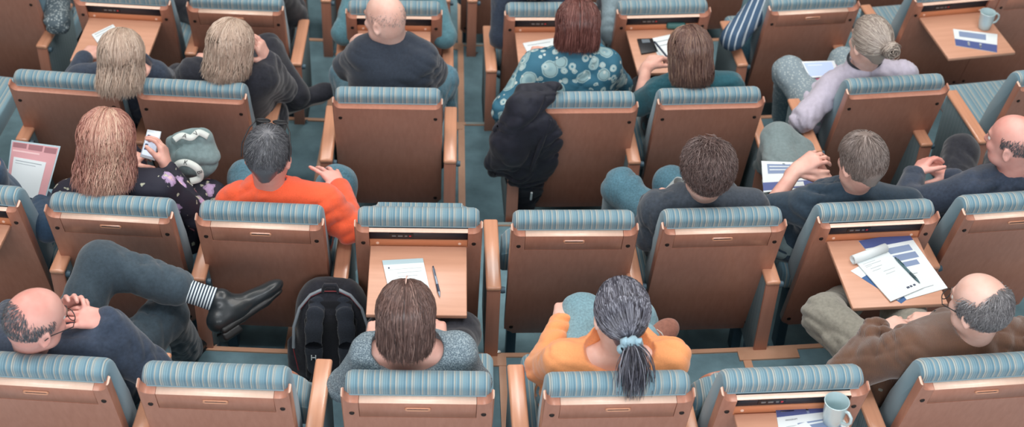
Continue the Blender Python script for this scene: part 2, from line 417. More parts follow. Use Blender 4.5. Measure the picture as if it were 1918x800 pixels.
for id_,a in (('A1',-10.2),('A2',-7.2),('A3',-4.6),('A4',-2.0),('A5',1.35),('A6',3.95),('A7',6.55),('A8',9.2),('A9',11.8)):
    seat(id_,4,'closed','down',(a,),{'A1':'seat in the farthest row at the top left corner','A2':'seat in the farthest row beyond the open tray with notepad','A3':'seat in the farthest row beyond the seat left of the aisle','A4':'seat in the farthest row beside the left aisle kerb','A5':'seat in the farthest row right of the middle aisle','A6':'seat in the farthest row beyond the reddish-haired woman','A7':'seat in the farthest row beyond the striped sweater','A8':'seat in the farthest row left of the top right tray','A9':'seat in the farthest row beyond the white mug on a tray'}[id_])
ARMP=make_arm(); snapshot_kids(); ARMN=[0]
def arm(px,py,k,deg,label,dx=0):
    z=.624-k*STEP; P=at(px,py,z); a=math.radians(deg)
    o=ARMP if ARMN[0]==0 else copy_tree(ARMP); ARMN[0]+=1
    o.location=(P.x+dx,P.y,-k*STEP); o.rotation_euler=(0,0,a)
    tag(o,label,'armrest','armrests with wooden pads between the seats'); return o
def arm_w(k,chair,side,label,off=.288):
    x,y,a,_=CH[chair]; r=math.radians(a); 
    o=ARMP if ARMN[0]==0 else copy_tree(ARMP); ARMN[0]+=1
    o.location=(x+side*off*math.cos(r),y+side*off*math.sin(r),-k*STEP); o.rotation_euler=(0,0,r)
    tag(o,label,'armrest','armrests with wooden pads between the seats'); return o
arm_w(0,'E90',1,'armrest beside the elbow of the bald man with striped sock')
arm_w(0,'E402',1,'armrest in the nearest row in front of the black backpack')
arm_w(0,'E1157',-1,'armrest left of the orange-shirted woman in the nearest row',.292)
arm_w(0,'E1490',-1,'armrest mostly hidden between the orange-top seat and the mug seat')
arm_w(0,'E1800',-1,'armrest under the elbow of the man in brown corduroy',.30)
arm(105.5,506,1,-5.2,'armrest between the folder holder and the floral blouse seat')
arm(370,521,1,-3.3,'armrest left of the orange sweater seat, near the dress shoe')
arm(636.5,531,1,-1.3,'armrest right of the orange sweater, above the backpack')
arm(925,538,1,1.0,'armrest right of the notepad tray with two bright reflections')
arm(1191,532,1,2.4,'armrest just above the ponytailed woman head')
arm(1449.5,527.5,1,4.2,'armrest left of the open tray with rolled notepad')
arm_w(1,'D1870',-1,'armrest hidden behind the open tray with papers')
arm(40,260,2,-7,'armrest left of the third-row seat, above the folder')
arm_w(2,'C120',1,'armrest below the blonde hair between two third-row seats')
arm_w(2,'C360',1,'armrest beneath the blonde woman with the black shoe',.292)
arm(610.5,298.5,2,-.5,'armrest left of the seat under the bald man in black')
arm(843,300.5,2,-.2,'armrest right of the seat under the bald man in black')
arm_w(2,'C1115',-1,'armrest half covered by the hanging dark coat',.292)
arm(1189,302,2,3.0,'armrest between the coat seat and the teal woman seat')
arm_w(2,'C1325',1,'armrest right of the teal woman seat')
arm(1529.5,282,2,5.9,'armrest under the lilac shirt sleeve')
arm(1737,269,2,7.6,'armrest right of the lilac shirt woman seat')
arm(1845,264,2,8.9,'pale armrest beside the bald man at right edge')
arm(77,85,3,-8.2,'armrest at top left under the houndstooth person')
arm(356,99,3,-3.5,'armrest left of the blonde woman in black top')
arm(554,118.5,3,-1.6,'armrest right of the seat before the black shoe')
arm(638,122,3,.2,'armrest left of the bald man in black t-shirt')
arm(839,126,3,.8,'armrest right of the bald man in black t-shirt')
arm(920.5,131,3,1.6,'armrest left of the patterned teal blouse')
arm(1391.5,120,3,5.9,'armrest under the striped navy sleeve')
arm(1583,106,3,8.2,'armrest left of the grey-blonde bun')
arm_w(3,'B1790',-1,'armrest behind the grey-blonde bun')
arm(610,0,4,-1.6,'armrest at top edge left of the bald man')
arm(834,0,4,-.9,'armrest at top edge right of the bald man',.0)
arm(885,0,4,1.0,'armrest at top edge right of the aisle kerb')
# ------------------------------------------------------------------ smooth solids (signed distance -> surface nets)
def A_(v): return np.array(v,dtype=np.float32)
def cap(a,b,ra,rb=None,k=.03,flat=None): return ('cap',A_(a),A_(b),float(ra),float(rb if rb is not None else ra),float(k),flat)
def ell(c,r,R=None,k=.03): return ('ell',A_(c),A_(r),(np.eye(3,dtype=np.float32) if R is None else A_(R)),float(k))
def rbox(c,h,R=None,rr=.01,k=.02): return ('box',A_(c),A_(h),(np.eye(3,dtype=np.float32) if R is None else A_(R)),float(rr),float(k))
def sub(pr,k=.01): return ('sub',pr,float(k))
def _kind(pr): return pr[1] if pr[0]=='sub' else pr
def aabb(pr):
    pr=_kind(pr)
    if pr[0]=='cap':
        _,a,b,ra,rb,k,fl=pr; r=max(ra,rb); return np.minimum(a,b)-r, np.maximum(a,b)+r
    c=pr[1]; r=float(np.linalg.norm(pr[2])) if pr[0]=='box' else float(pr[2].max())
    if pr[0]=='box': r+=pr[4]
    return c-r,c+r
def dist(pr,P):
    t=pr[0]
    if t=='cap':
        _,a,b,ra,rb,k,fl=pr; ba=b-a; pa=P-a; L=max(float(ba@ba),1e-9)
        h=np.clip(pa@ba/L,0,1); q=pa-h[...,None]*ba
        if fl is not None:
            n,f=fl; n=A_(n); c=q@n; q=q+(c*(1/f-1))[...,None]*n
            d=np.sqrt((q*q).sum(-1)); rr=ra+h*(rb-ra); return (d-rr)*(f*.5+.5)
        return np.sqrt((q*q).sum(-1))-(ra+h*(rb-ra))
    if t=='ell':
        _,c,r,R,k=pr; q=(P-c)@R; k0=np.sqrt(((q/r)**2).sum(-1)); k1=np.sqrt(((q/(r*r))**2).sum(-1))
        return k0*(k0-1)/np.maximum(k1,1e-6)
    _,c,h,R,rr,k=pr; q=np.abs((P-c)@R)-h+rr
    return np.sqrt((np.maximum(q,0)**2).sum(-1))+np.minimum(q.max(-1),0)-rr
def kof(pr): return pr[2] if pr[0]=='sub' else pr[5] if pr[0] in('cap','box') else pr[4]
def polygonize(prims,vox=.006,disp=None,clips=(),amp=.01):
    B=16; lo=np.min([aabb(q)[0] for q in prims],0)-.03; hi=np.max([aabb(q)[1] for q in prims],0)+.03
    nb=np.ceil((hi-lo)/(vox*B)).astype(int); NC=nb*B+4
    g=np.stack(np.meshgrid(*[np.arange(n) for n in nb],indexing='ij'),-1).reshape(-1,3)
    cen=(lo+(g+.5)*(vox*B)).astype(np.float32)
    def evalf(P,cen,half,full):
        D=np.full(P.shape[:-1],1.0,np.float32)
        for pr in prims:
            k=kof(pr); a,b=aabb(pr); reach=half+k+.012
            idx=np.nonzero(((cen>a-reach)&(cen<b+reach)).all(-1))[0]
            if len(idx)==0: continue
            d=dist(_kind(pr),P[idx]); o=D[idx]
            if pr[0]=='sub':
                d=-d; h=np.maximum(k-np.abs(o-d),0)/k; D[idx]=np.maximum(o,d)+h*h*k/4
            else:
                h=np.maximum(k-np.abs(o-d),0)/k; D[idx]=np.minimum(o,d)-h*h*k/4
        if disp is not None and full: D=D+disp(P)
        for p0,n in clips: D=np.maximum(D,(P-A_(p0))@A_(n))
        return D
    half=vox*B*.5; Dc=evalf(cen[:,None,:],cen,half*1.8,False)[:,0]
    keep=np.abs(Dc)<half*1.9+amp
    g=g[keep]; cen=cen[keep]
    s=np.arange(B+1); off=np.stack(np.meshgrid(s,s,s,indexing='ij'),-1).reshape(-1,3)
    VI=[];VP=[];QS=[]
    NY=int(NC[1]);NZ=int(NC[2])
    def gid(I): return ((I[...,0]+1).astype(np.int64)*(NY+2)+(I[...,1]+1))*(NZ+2)+(I[...,2]+1)
    for c0 in range(0,len(g),64):
        gg=g[c0:c0+64]; I=(gg[:,None,:]*B+off[None]); P=(lo+I*vox).astype(np.float32)
        D=evalf(P,cen[c0:c0+64],half,True).reshape(-1,B+1,B+1,B+1)
        ins=D<0
        mixed=~(ins.reshape(len(D),-1).all(1)|(~ins.reshape(len(D),-1)).all(1))
        D=D[mixed];ins=ins[mixed];gg=gg[mixed]
        if len(D)==0: continue
        # vertices
        acc=np.zeros(D.shape[:1]+(B,B,B,3),np.float32); cnt=np.zeros(D.shape[:1]+(B,B,B),np.float32)
        for ax in range(3):
            for u in (0,1):
                for v in (0,1):
                    sl=[slice(None)]+[None]*3; ot=[a for a in range(3) if a!=ax]
                    sl[1+ot[0]]=slice(u,B+u); sl[1+ot[1]]=slice(v,B+v)
                    s0=list(sl);s1=list(sl); s0[1+ax]=slice(0,B); s1[1+ax]=slice(1,B+1)
                    d0=D[tuple(s0)];d1=D[tuple(s1)]; m=(d0<0)!=(d1<0)
                    t=np.where(m,d0/np.where(m,d0-d1,1),0)
                    pos=np.zeros(d0.shape+(3,),np.float32); pos[...,ax]=t; pos[...,ot[0]]=u; pos[...,ot[1]]=v
                    acc+=pos*m[...,None]; cnt+=m
        w=np.nonzero(cnt>0)
        cell=np.stack(w[1:],-1)+gg[w[0]]*B
        VI.append(gid(cell)); VP.append(lo+(cell+acc[w]/cnt[w][:,None])*vox)
        for ax in range(3):
            a1,a2=(ax+1)%3,(ax+2)%3
            s0=[slice(None)]+[slice(0,B)]*3; s1=list(s0); s1[1+ax]=slice(1,B+1)
            i0=ins[tuple(s0)];i1=ins[tuple(s1)]; m=i0!=i1; w=np.nonzero(m)
            if len(w[0])==0: continue
            cell=np.stack(w[1:],-1)+gg[w[0]]*B; e1=np.zeros(3,int);e1[a1]=1;e2=np.zeros(3,int);e2[a2]=1
            q=np.stack([gid(cell-e1-e2),gid(cell-e2),gid(cell),gid(cell-e1)],-1)
            fl=~i0[w]; q[fl]=q[fl][:,::-1]; QS.append(q)
    VI=np.concatenate(VI);VP=np.concatenate(VP);QS=np.concatenate(QS)
    o=np.argsort(VI);VI=VI[o];VP=VP[o]
    ix=np.searchsorted(VI,QS); ix=np.minimum(ix,len(VI)-1); ok=(VI[ix]==QS).all(-1); ix=ix[ok]
    # keep the biggest pieces only
    return VP.astype(np.float32),ix.astype(np.int32)
def relax(v,q,it=1,lam=.5):
    n=len(v)
    for _ in range(it):
        s=np.zeros((n,3));c=np.zeros(n)
        for a in range(4):
            b=(a+1)%4
            for i,j in((a,b),(b,a)):
                s[:,0]+=np.bincount(q[:,i],v[q[:,j],0],n); s[:,1]+=np.bincount(q[:,i],v[q[:,j],1],n); s[:,2]+=np.bincount(q[:,i],v[q[:,j],2],n); c+=np.bincount(q[:,i],minlength=n)
        m=c>0; v=v.astype(float).copy(); v[m]=v[m]*(1-lam)+lam*s[m]/c[m][:,None]
    return v
def np_mesh(name,v,q,attr=None):
    me=bpy.data.meshes.new(name); n=len(v); m,k=q.shape
    me.vertices.add(n); me.vertices.foreach_set('co',np.ascontiguousarray(v,dtype=np.float32).ravel())
    me.loops.add(m*k); me.loops.foreach_set('vertex_index',np.ascontiguousarray(q,dtype=np.int32).ravel())
    me.polygons.add(m); me.polygons.foreach_set('loop_start',np.arange(0,m*k,k,dtype=np.int32)); me.polygons.foreach_set('loop_total',np.full(m,k,dtype=np.int32))
    me.polygons.foreach_set('use_smooth',np.ones(m,dtype=bool))
    if attr is not None:
        a=me.attributes.new('tone','FLOAT','POINT'); a.data.foreach_set('value',np.asarray(attr,dtype=np.float32))
    me.update(); return me
def solid(name,prims,mat,parent=None,vox=.006,disp=None,clips=(),org=None,sm=1,amp=.01):
    v,q=polygonize(prims,vox,disp,clips,amp)
    if sm: v=relax(v,q,sm)
    if org is not None: v=v-np.array(org)
    me=np_mesh(name,v,q); return mesh_obj(name,me,mat,parent)
def folds(a=.004,f=100,seed=0,dirn=(0.3,.2,.6)):
    r=np.random.default_rng(seed); ks=[]
    for i in range(4):
        d=r.normal(size=3)+np.array(dirn)*1.2; d/=np.linalg.norm(d); ks.append((A_(d*f*r.uniform(.55,1.5)),r.uniform(0,6),r.uniform(.5,1)))
    o1,o2,o3=r.uniform(0,6,3)
    def fn(P):
        x,y,z=P[...,0],P[...,1],P[...,2]
        w=np.sin(x*19+o1+2*np.sin(z*11))+np.sin(y*23+o2+1.5*np.sin(x*13))+np.sin(z*17-o3)
        m=.45+.55*np.sin(x*13+o2+np.sin(z*9)*1.5)*np.sin(z*12+y*9+o1)
        s=0
        for kv,ph,am in ks:
            q=np.sin((P@kv)*.5+ph+w*.9); s=s+am*(np.sqrt(np.abs(q))*2-1.3)
        return (-a/2.0*s*m).astype(np.float32)
    return fn
# ------------------------------------------------------------------ people
def unit(v): v=np.asarray(v,float); return v/max(np.linalg.norm(v),1e-9)
def headframe(yaw,pitch,roll):
    """yaw: left turn from the hall's +y axis, pitch: nodding down, roll: tilt of the crown to the right"""
    y,p_,r=map(math.radians,(yaw,pitch,roll))
    f=np.array([-math.sin(y)*math.cos(p_),math.cos(y)*math.cos(p_),-math.sin(p_)]); rt=np.array([math.cos(y),math.sin(y),0.])
    u=np.cross(rt,f); rt2=rt*math.cos(r)-u*math.sin(r); u2=rt*math.sin(r)+u*math.cos(r)
    return rt2,f,u2
def hand_prims(W,d,n,side,curl=.5,spread=.15,s=1.0,thumb=.5,curls=None):
    """W wrist, d finger direction, n palm-facing normal, side +1 right hand / -1 left"""
    W=np.asarray(W,float); d=unit(d); n=unit(np.asarray(n,float)-d*np.dot(n,d)); x=np.cross(n,d)*side*-1  # towards the thumb
    out=[]; ks=[(.031,.088,.070),(.010,.093,.079),(-.011,.089,.073),(-.030,.080,.057)]
    K=[]
    for i,(xo,yo,L) in enumerate(ks):
        k=W+(d*yo+x*xo)*s; K.append(k)
        out.append(cap(W+(d*.012+x*xo*.55)*s,k,.0165*s,.0125*s,.012))
    out.append(cap(W-d*.03*s,W+d*.03*s,.024*s,.022*s,.02,(n,.75)))
    for i,(xo,yo,L) in enumerate(ks):
        c=curls[i] if curls else curl+.05*i
        dd=unit(d+x*(xo/.03)*spread); p0=K[i]; ang=0; rr=.0098*s if i<3 else .0086*s
        for j,(fr,ca) in enumerate(((.45,.9),(.31,1.1),(.24,.7))):
            ang+=c*ca; dv=dd*math.cos(ang)+n*math.sin(ang); p1=p0+dv*L*fr*s
            out.append(cap(p0,p1,rr,rr*.9,.004)); p0=p1; rr*=.92
    b=W+(d*.022+x*.022)*s; td=unit(d*(.75-.3*thumb)+x*(.25+.75*thumb)+n*.35)
    p0=b; rr=.0145*s
    for j,(L,bend) in enumerate(((.042,0),(.032,.25),(.026,.3))):
        td=unit(td+n*bend*.6+d*bend*.6); p1=p0+td*L*s; out.append(cap(p0,p1,rr,rr*.82,.008 if j==0 else .005)); p0=p1; rr*=.85
    return out
def elbow_ik(S,Wr,L1,L2,hint):
    S,Wr=np.asarray(S,float),np.asarray(Wr,float); v=Wr-S; D=np.linalg.norm(v); D2=min(D,L1+L2-.005); u=v/max(D,1e-6)
    a=(L1*L1-L2*L2+D2*D2)/(2*D2); h=math.sqrt(max(L1*L1-a*a,0)); hn=np.asarray(hint,float); hn=unit(hn-u*np.dot(hn,u))
    return S+u*a*(D/D2)+hn*h
def strands_mesh(name,paths,rad,tone,mat,parent,org=None,seg=3):
    """paths (n,m,3) tapered strands as one mesh"""
    n,m,_=paths.shape; t=np.gradient(paths,axis=1); t/=np.maximum(np.linalg.norm(t,axis=-1,keepdims=True),1e-9)
    ref=np.array([.3,.5,.8]); a=np.cross(t,ref); a/=np.maximum(np.linalg.norm(a,axis=-1,keepdims=True),1e-9); b=np.cross(t,a)
    prof=np.ones(m); prof[-1]=.15; prof[-2]=.6 if m>4 else .8; prof[0]=.7
    rr=(np.asarray(rad)[:,None]*prof[None])[...,None]
    V_=np.stack([paths+(a*math.cos(2*PI*k/seg)+b*math.sin(2*PI*k/seg))*rr for k in range(seg)],2).reshape(-1,3)
    i=np.arange(n)[:,None,None]*m*seg+np.arange(m-1)[None,:,None]*seg; k=np.arange(seg)[None,None,:]; k2=(k+1)%seg
    q=np.stack([i+k,i+k2,i+k2+seg,i+k+seg],-1).reshape(-1,4)
    if org is not None: V_=V_-np.array(org)
    me=np_mesh(name,V_,q,np.repeat(tone,m*seg)); return mesh_obj(name,me,mat,parent)
def hairmat(name,c1,c2,c3,rough=.34):
    if name in MATS: return MATS[name]
    m,nt,b=newmat(name); at_=nt.nodes.new('ShaderNodeAttribute'); at_.attribute_name='tone'
    r=ramp(nt,[(0,c1),(.5,c2),(1,c3)]); nt.links.new(at_.outputs['Fac'],r.inputs['Fac']); nt.links.new(r.outputs['Color'],b.inputs['Base Color'])
    b.inputs['Roughness'].default_value=rough; b.inputs['Specular IOR Level'].default_value=.6; return m
HR=np.array([.077,.098,.092])
def scalp(H,fr,d,t):
    """point on the skull in head direction d (array (...,3) in right/front/up), lifted t"""
    d=d/np.linalg.norm(d,axis=-1,keepdims=True); k=1/np.sqrt(((d/HR)**2).sum(-1,keepdims=True))
    p_=d*(k+t) ; p_=p_+np.array([0,-.008,.022])
    M=np.stack(fr,0)  # rows rt,f,u
    return np.asarray(H)+p_@M
def long_hair(parent,H,fr,L,mat,seed=1,part=.0,n=1500,flare=.02,wave=.006,back=0.0,inward=.0,rad=.0017,thick=.016,tie=None,front=60,org=None,tonef=None,drop=None):
    r=np.random.default_rng(seed); m=14
    s0=r.uniform(-.35,.75,n); sgn=r.choice([-1,1],n)
    az=np.radians(r.uniform(front,178,n))*sgn      # 0 = towards the face
    th=np.linspace(.0,1,m)
    paths=np.zeros((n,m,3)); fr_=fr
    rt,f,u=fr
    down=unit(drop if drop is not None else np.array([0,0,-1.])*.8-u*.35)
    thick_i=thick*r.uniform(.45,1.05,n)
    for i in range(n):
        # start on the parting, sweep over the skull to a rim direction and fall
        start=np.array([part+sgn[i]*.02,s0[i]*math.cos(az[i])*.0+ .55*max(0,math.cos(az[i]))+ r.uniform(-.5,.5),1.0])
        rim=np.array([math.sin(az[i]),math.cos(az[i]),-.28+r.uniform(-.25,.1)])
        seq=[]
        nn=8
        for j in range(nn):
            t=j/(nn-1); t2=t**.9
            d=start/np.linalg.norm(start)*(1-t2)+rim/np.linalg.norm(rim)*t2
            seq.append(scalp(H,fr,d,thick_i[i]*(.35+.65*math.sin(min(1,t*1.6)*PI/2))))
        p0=seq[-1]; tan=unit(seq[-1]-seq[-2]); out=unit((p0-np.asarray(H))-down*np.dot(p0-np.asarray(H),down))
        Li=L*r.uniform(.82,1.05); rest=m-nn; st=Li/rest; d=tan
        for j in range(rest):
            d=unit(d*.55+down*.6+out*(flare-inward*(j/rest)**2*6)+r.normal(size=3)*.035)
            p0=p0+d*st; seq.append(p0)
        paths[i]=np.array(seq)
    ph=r.uniform(0,6.28,n); cl=np.sin(np.arange(m)[None]*.9+ph[:,None])*wave*np.linspace(0,1,m)[None]
    paths=paths+rt[None,None]*cl[...,None]+f[None,None]*(cl*.6)[...,None]
    tone=np.clip(r.normal(.5,.17,n)+ (0 if tonef is None else tonef(az,s0)),0,1)
    return strands_mesh('hair',paths,rad*r.uniform(.7,1.3,n),tone,mat,parent,org)
def short_hair(parent,H,fr,mat,seed=1,n=2600,L=.04,lo=-.35,hairline=.62,bald=None,lift=.006,rad=.0012,mess=.25,org=None,lean=(0,-.2,-1),thick=.007,name='hair',whorl=(.1,-.5,1)):
    r=np.random.default_rng(seed); m=5; out=[]
    N=n*4; d=r.normal(size=(N,3)); d/=np.linalg.norm(d,axis=1,keepdims=True)
    # keep scalp region: not on the face, not below nape
    az=np.arctan2(d[:,0],d[:,1]); face=(np.abs(az)<np.radians(72))&(d[:,2]<hairline)
    side=(np.abs(az)<np.radians(112))&(d[:,2]<-.12)
    ok=(~face)&(~side)&(d[:,2]>lo)
    if bald is not None: ok&=~bald(d,r)
    d=d[ok][:n]; n=len(d)
    wh=np.array(whorl,float); wh/=np.linalg.norm(wh)
    tg=d-wh; tg+=np.array(lean)*.15; tg-=d*(tg*d).sum(1,keepdims=True); tg/=np.maximum(np.linalg.norm(tg,axis=1,keepdims=True),1e-6)
    tg=tg+r.normal(size=(n,3))*mess; tg-=d*(tg*d).sum(1,keepdims=True); tg/=np.maximum(np.linalg.norm(tg,axis=1,keepdims=True),1e-6)
    Ls=L*r.uniform(.6,1.2,n); pts=[]
    for j in range(m):
        t=j/(m-1); dd=d+tg*(Ls*t/.09)[:,None]; pts.append(scalp(H,fr,dd,(.0+thick*(1-(1-t)**2)+lift*t*r.uniform(0,1,n))[:,None]))
    paths=np.stack(pts,1); tone=np.clip(r.normal(.5,.25,n),0,1)
    return strands_mesh(name,paths,rad*r.uniform(.7,1.3,n),tone,mat,parent,org)
def skinmat(name,c1,c2,scale=14):
    if name in MATS: return MATS[name]
    m,nt,b=newmat(name); v=coords(nt); n=noise(nt,v,scale,3); r=ramp(nt,[(.35,c1),(.65,c2)]); nt.links.new(n,r.inputs['Fac']); nt.links.new(r.outputs['Color'],b.inputs['Base Color'])
    b.inputs['Roughness'].default_value=.48; b.inputs['Subsurface Weight'].default_value=.12; b.inputs['Subsurface Radius'].default_value=(1,.3,.2); b.inputs['Subsurface Scale'].default_value=.006
    bump(nt,b,noise(nt,v,300,2),.08,.001); return m
SKIN=skinmat('skin',(214,160,146),(232,184,168)); SKINR=skinmat('ruddy_skin',(216,148,136),(230,176,164),9); SKINP=skinmat('pale_skin',(222,176,160),(236,196,182))
def head_prims(H,fr,neck,g=1.0,nr=.055,scalp_in=0):
    rt,f,u=fr; H=np.asarray(H,float); R=np.stack(fr,1)
    P=[ell(H-f*.008+u*.022,HR-scalp_in,R,.02), ell(H+f*.030-u*.045,(.060*g,.066,.072),R,.03),
       ell(H+f*.062-u*.096,(.026,.024,.020),R,.02), cap(H+f*.050-rt*.032-u*.07,H+f*.050+rt*.032-u*.07,.028,.028,.03),
       cap(H-u*.04-f*.018,np.asarray(neck,float),nr,nr*1.08,.03),
       cap(H+f*.090+u*.018,H+f*.110-u*.020,.008,.0125,.012), ell(H+f*.098-u*.026,(.018,.014,.011),R,.008),
       cap(H+f*.082+u*.030-rt*.030,H+f*.082+u*.030+rt*.030,.011,.011,.015),
       ell(H+f*.070-u*.018-rt*.040,(.02,.02,.018),R,.02),ell(H+f*.070-u*.018+rt*.040,(.02,.02,.018),R,.02),
       sub(ell(H+f*.094+u*.010-rt*.031,(.014,.014,.010),R),.012),sub(ell(H+f*.094+u*.010+rt*.031,(.014,.014,.010),R),.012),
       cap(H+f*.090-u*.058-rt*.018,H+f*.090-u*.058+rt*.018,.0075,.0075,.006),cap(H+f*.088-u*.069-rt*.013,H+f*.088-u*.069+rt*.013,.008,.008,.005)]
    for s in(-1,1):
        e=H+rt*s*.079-u*.012-f*.012; ax=unit(rt*s*.8-f*.6)
        Re=np.stack([ax,unit(np.cross(u,ax)),u],1)
        P+= [ell(e,(.008,.018,.031),Re,.006), cap(e-u*.024,e-u*.030+f*.004,.008,.007,.005), sub(ell(e+ax*.008+f*.003,(.006,.009,.016),Re),.006)]
    return P
EYEW=flat('eye_white',(232,228,222),.2); IRIS=flat('iris',(70,80,84),.2); BROW=flat('brow_hair',(110,92,82),.8); LIP=flat('lips',(190,110,106),.5)
def parting(P,lift=.012,f0=.62,f1=-.25,x=.0,w=.0022,mat=None):
    H,fr,org=P['H'],P['fr'],P['org']; pts=[scalp(H,fr,np.array([x,y_,.85]),lift)-org for y_ in np.linspace(f0,f1,9)]
    return tube('parting',pts,[w*.4]+[w]*7+[w*.3],mat or SKINP,P['root'],6)
def face_bits(parent,H,fr,org,skin=None):
    rt,f,u=fr; H=np.asarray(H,float)-np.asarray(org)
    for s in(-1,1):
        bm=bmesh.new(); bmesh.ops.create_uvsphere(bm,u_segments=14,v_segments=10,radius=.0115,matrix=Matrix.Translation(Vector(H+f*.079+u*.010+rt*s*.031))); e=from_bm('eye',bm,EYEW,parent)
        bm=bmesh.new(); bmesh.ops.create_uvsphere(bm,u_segments=12,v_segments=8,radius=.0055,matrix=Matrix.Translation(Vector(H+f*.0855+u*.009+rt*s*.031))); from_bm('iris',bm,IRIS,e)
        tube('eyebrow',[H+f*.088+u*.033+rt*s*.016,H+f*.090+u*.038+rt*s*.032,H+f*.080+u*.034+rt*s*.050],[.002,.0035,.0015],BROW,parent,6)
    tube('mouth',[H+f*.092-u*.063-rt*.021,H+f*.0985-u*.061,H+f*.092-u*.063+rt*.021],[.002,.0035,.002],LIP,parent,6)
def glasses(parent,H,fr,org,mat):
    rt,f,u=fr; H=np.asarray(H,float)-np.asarray(org); bm=bmesh.new()
    for s in(-1,1):
        c=H+f*.112+u*.006+rt*s*.033
        bm_tube(bm,[c+rt*.023*math.cos(a)+u*.017*math.sin(a) for a in np.linspace(0,2*PI,17)],.0017,6,False)
        bm_tube(bm,[c+rt*s*.023,H+f*.09+rt*s*.078,H-f*.0+rt*s*.086+u*.006,H-f*.02+rt*s*.085-u*.008],.0018,6)
    bm_tube(bm,[H+f*.113+u*.01-rt*.01,H+f*.118+u*.012,H+f*.113+u*.01+rt*.01],.0017,6)
    return from_bm('glasses',bm,mat,parent,sharp=80)
def clothmat(name,c,var=.12,scale=90,rough=.85,bmp=.35,sheen=.3,bs=None):
    if name in MATS: return MATS[name]
    m,nt,b=newmat(name); v=coords(nt); n=noise(nt,v,scale,3); n2=noise(nt,v,6,2)
    s=mathn(nt,'ADD',mathn(nt,'MULTIPLY',n,.6),mathn(nt,'MULTIPLY',n2,.4))
    r=ramp(nt,[(.3,[x*(1-var) for x in c]),(.7,[min(255,x*(1+var)) for x in c])]); nt.links.new(s,r.inputs['Fac']); nt.links.new(r.outputs['Color'],b.inputs['Base Color'])
    b.inputs['Roughness'].default_value=rough; b.inputs['Sheen Weight'].default_value=sheen; b.inputs['Specular IOR Level'].default_value=.2
    bump(nt,b,noise(nt,v,bs or scale*3,2),bmp,.002); return m
PEOPLE={}
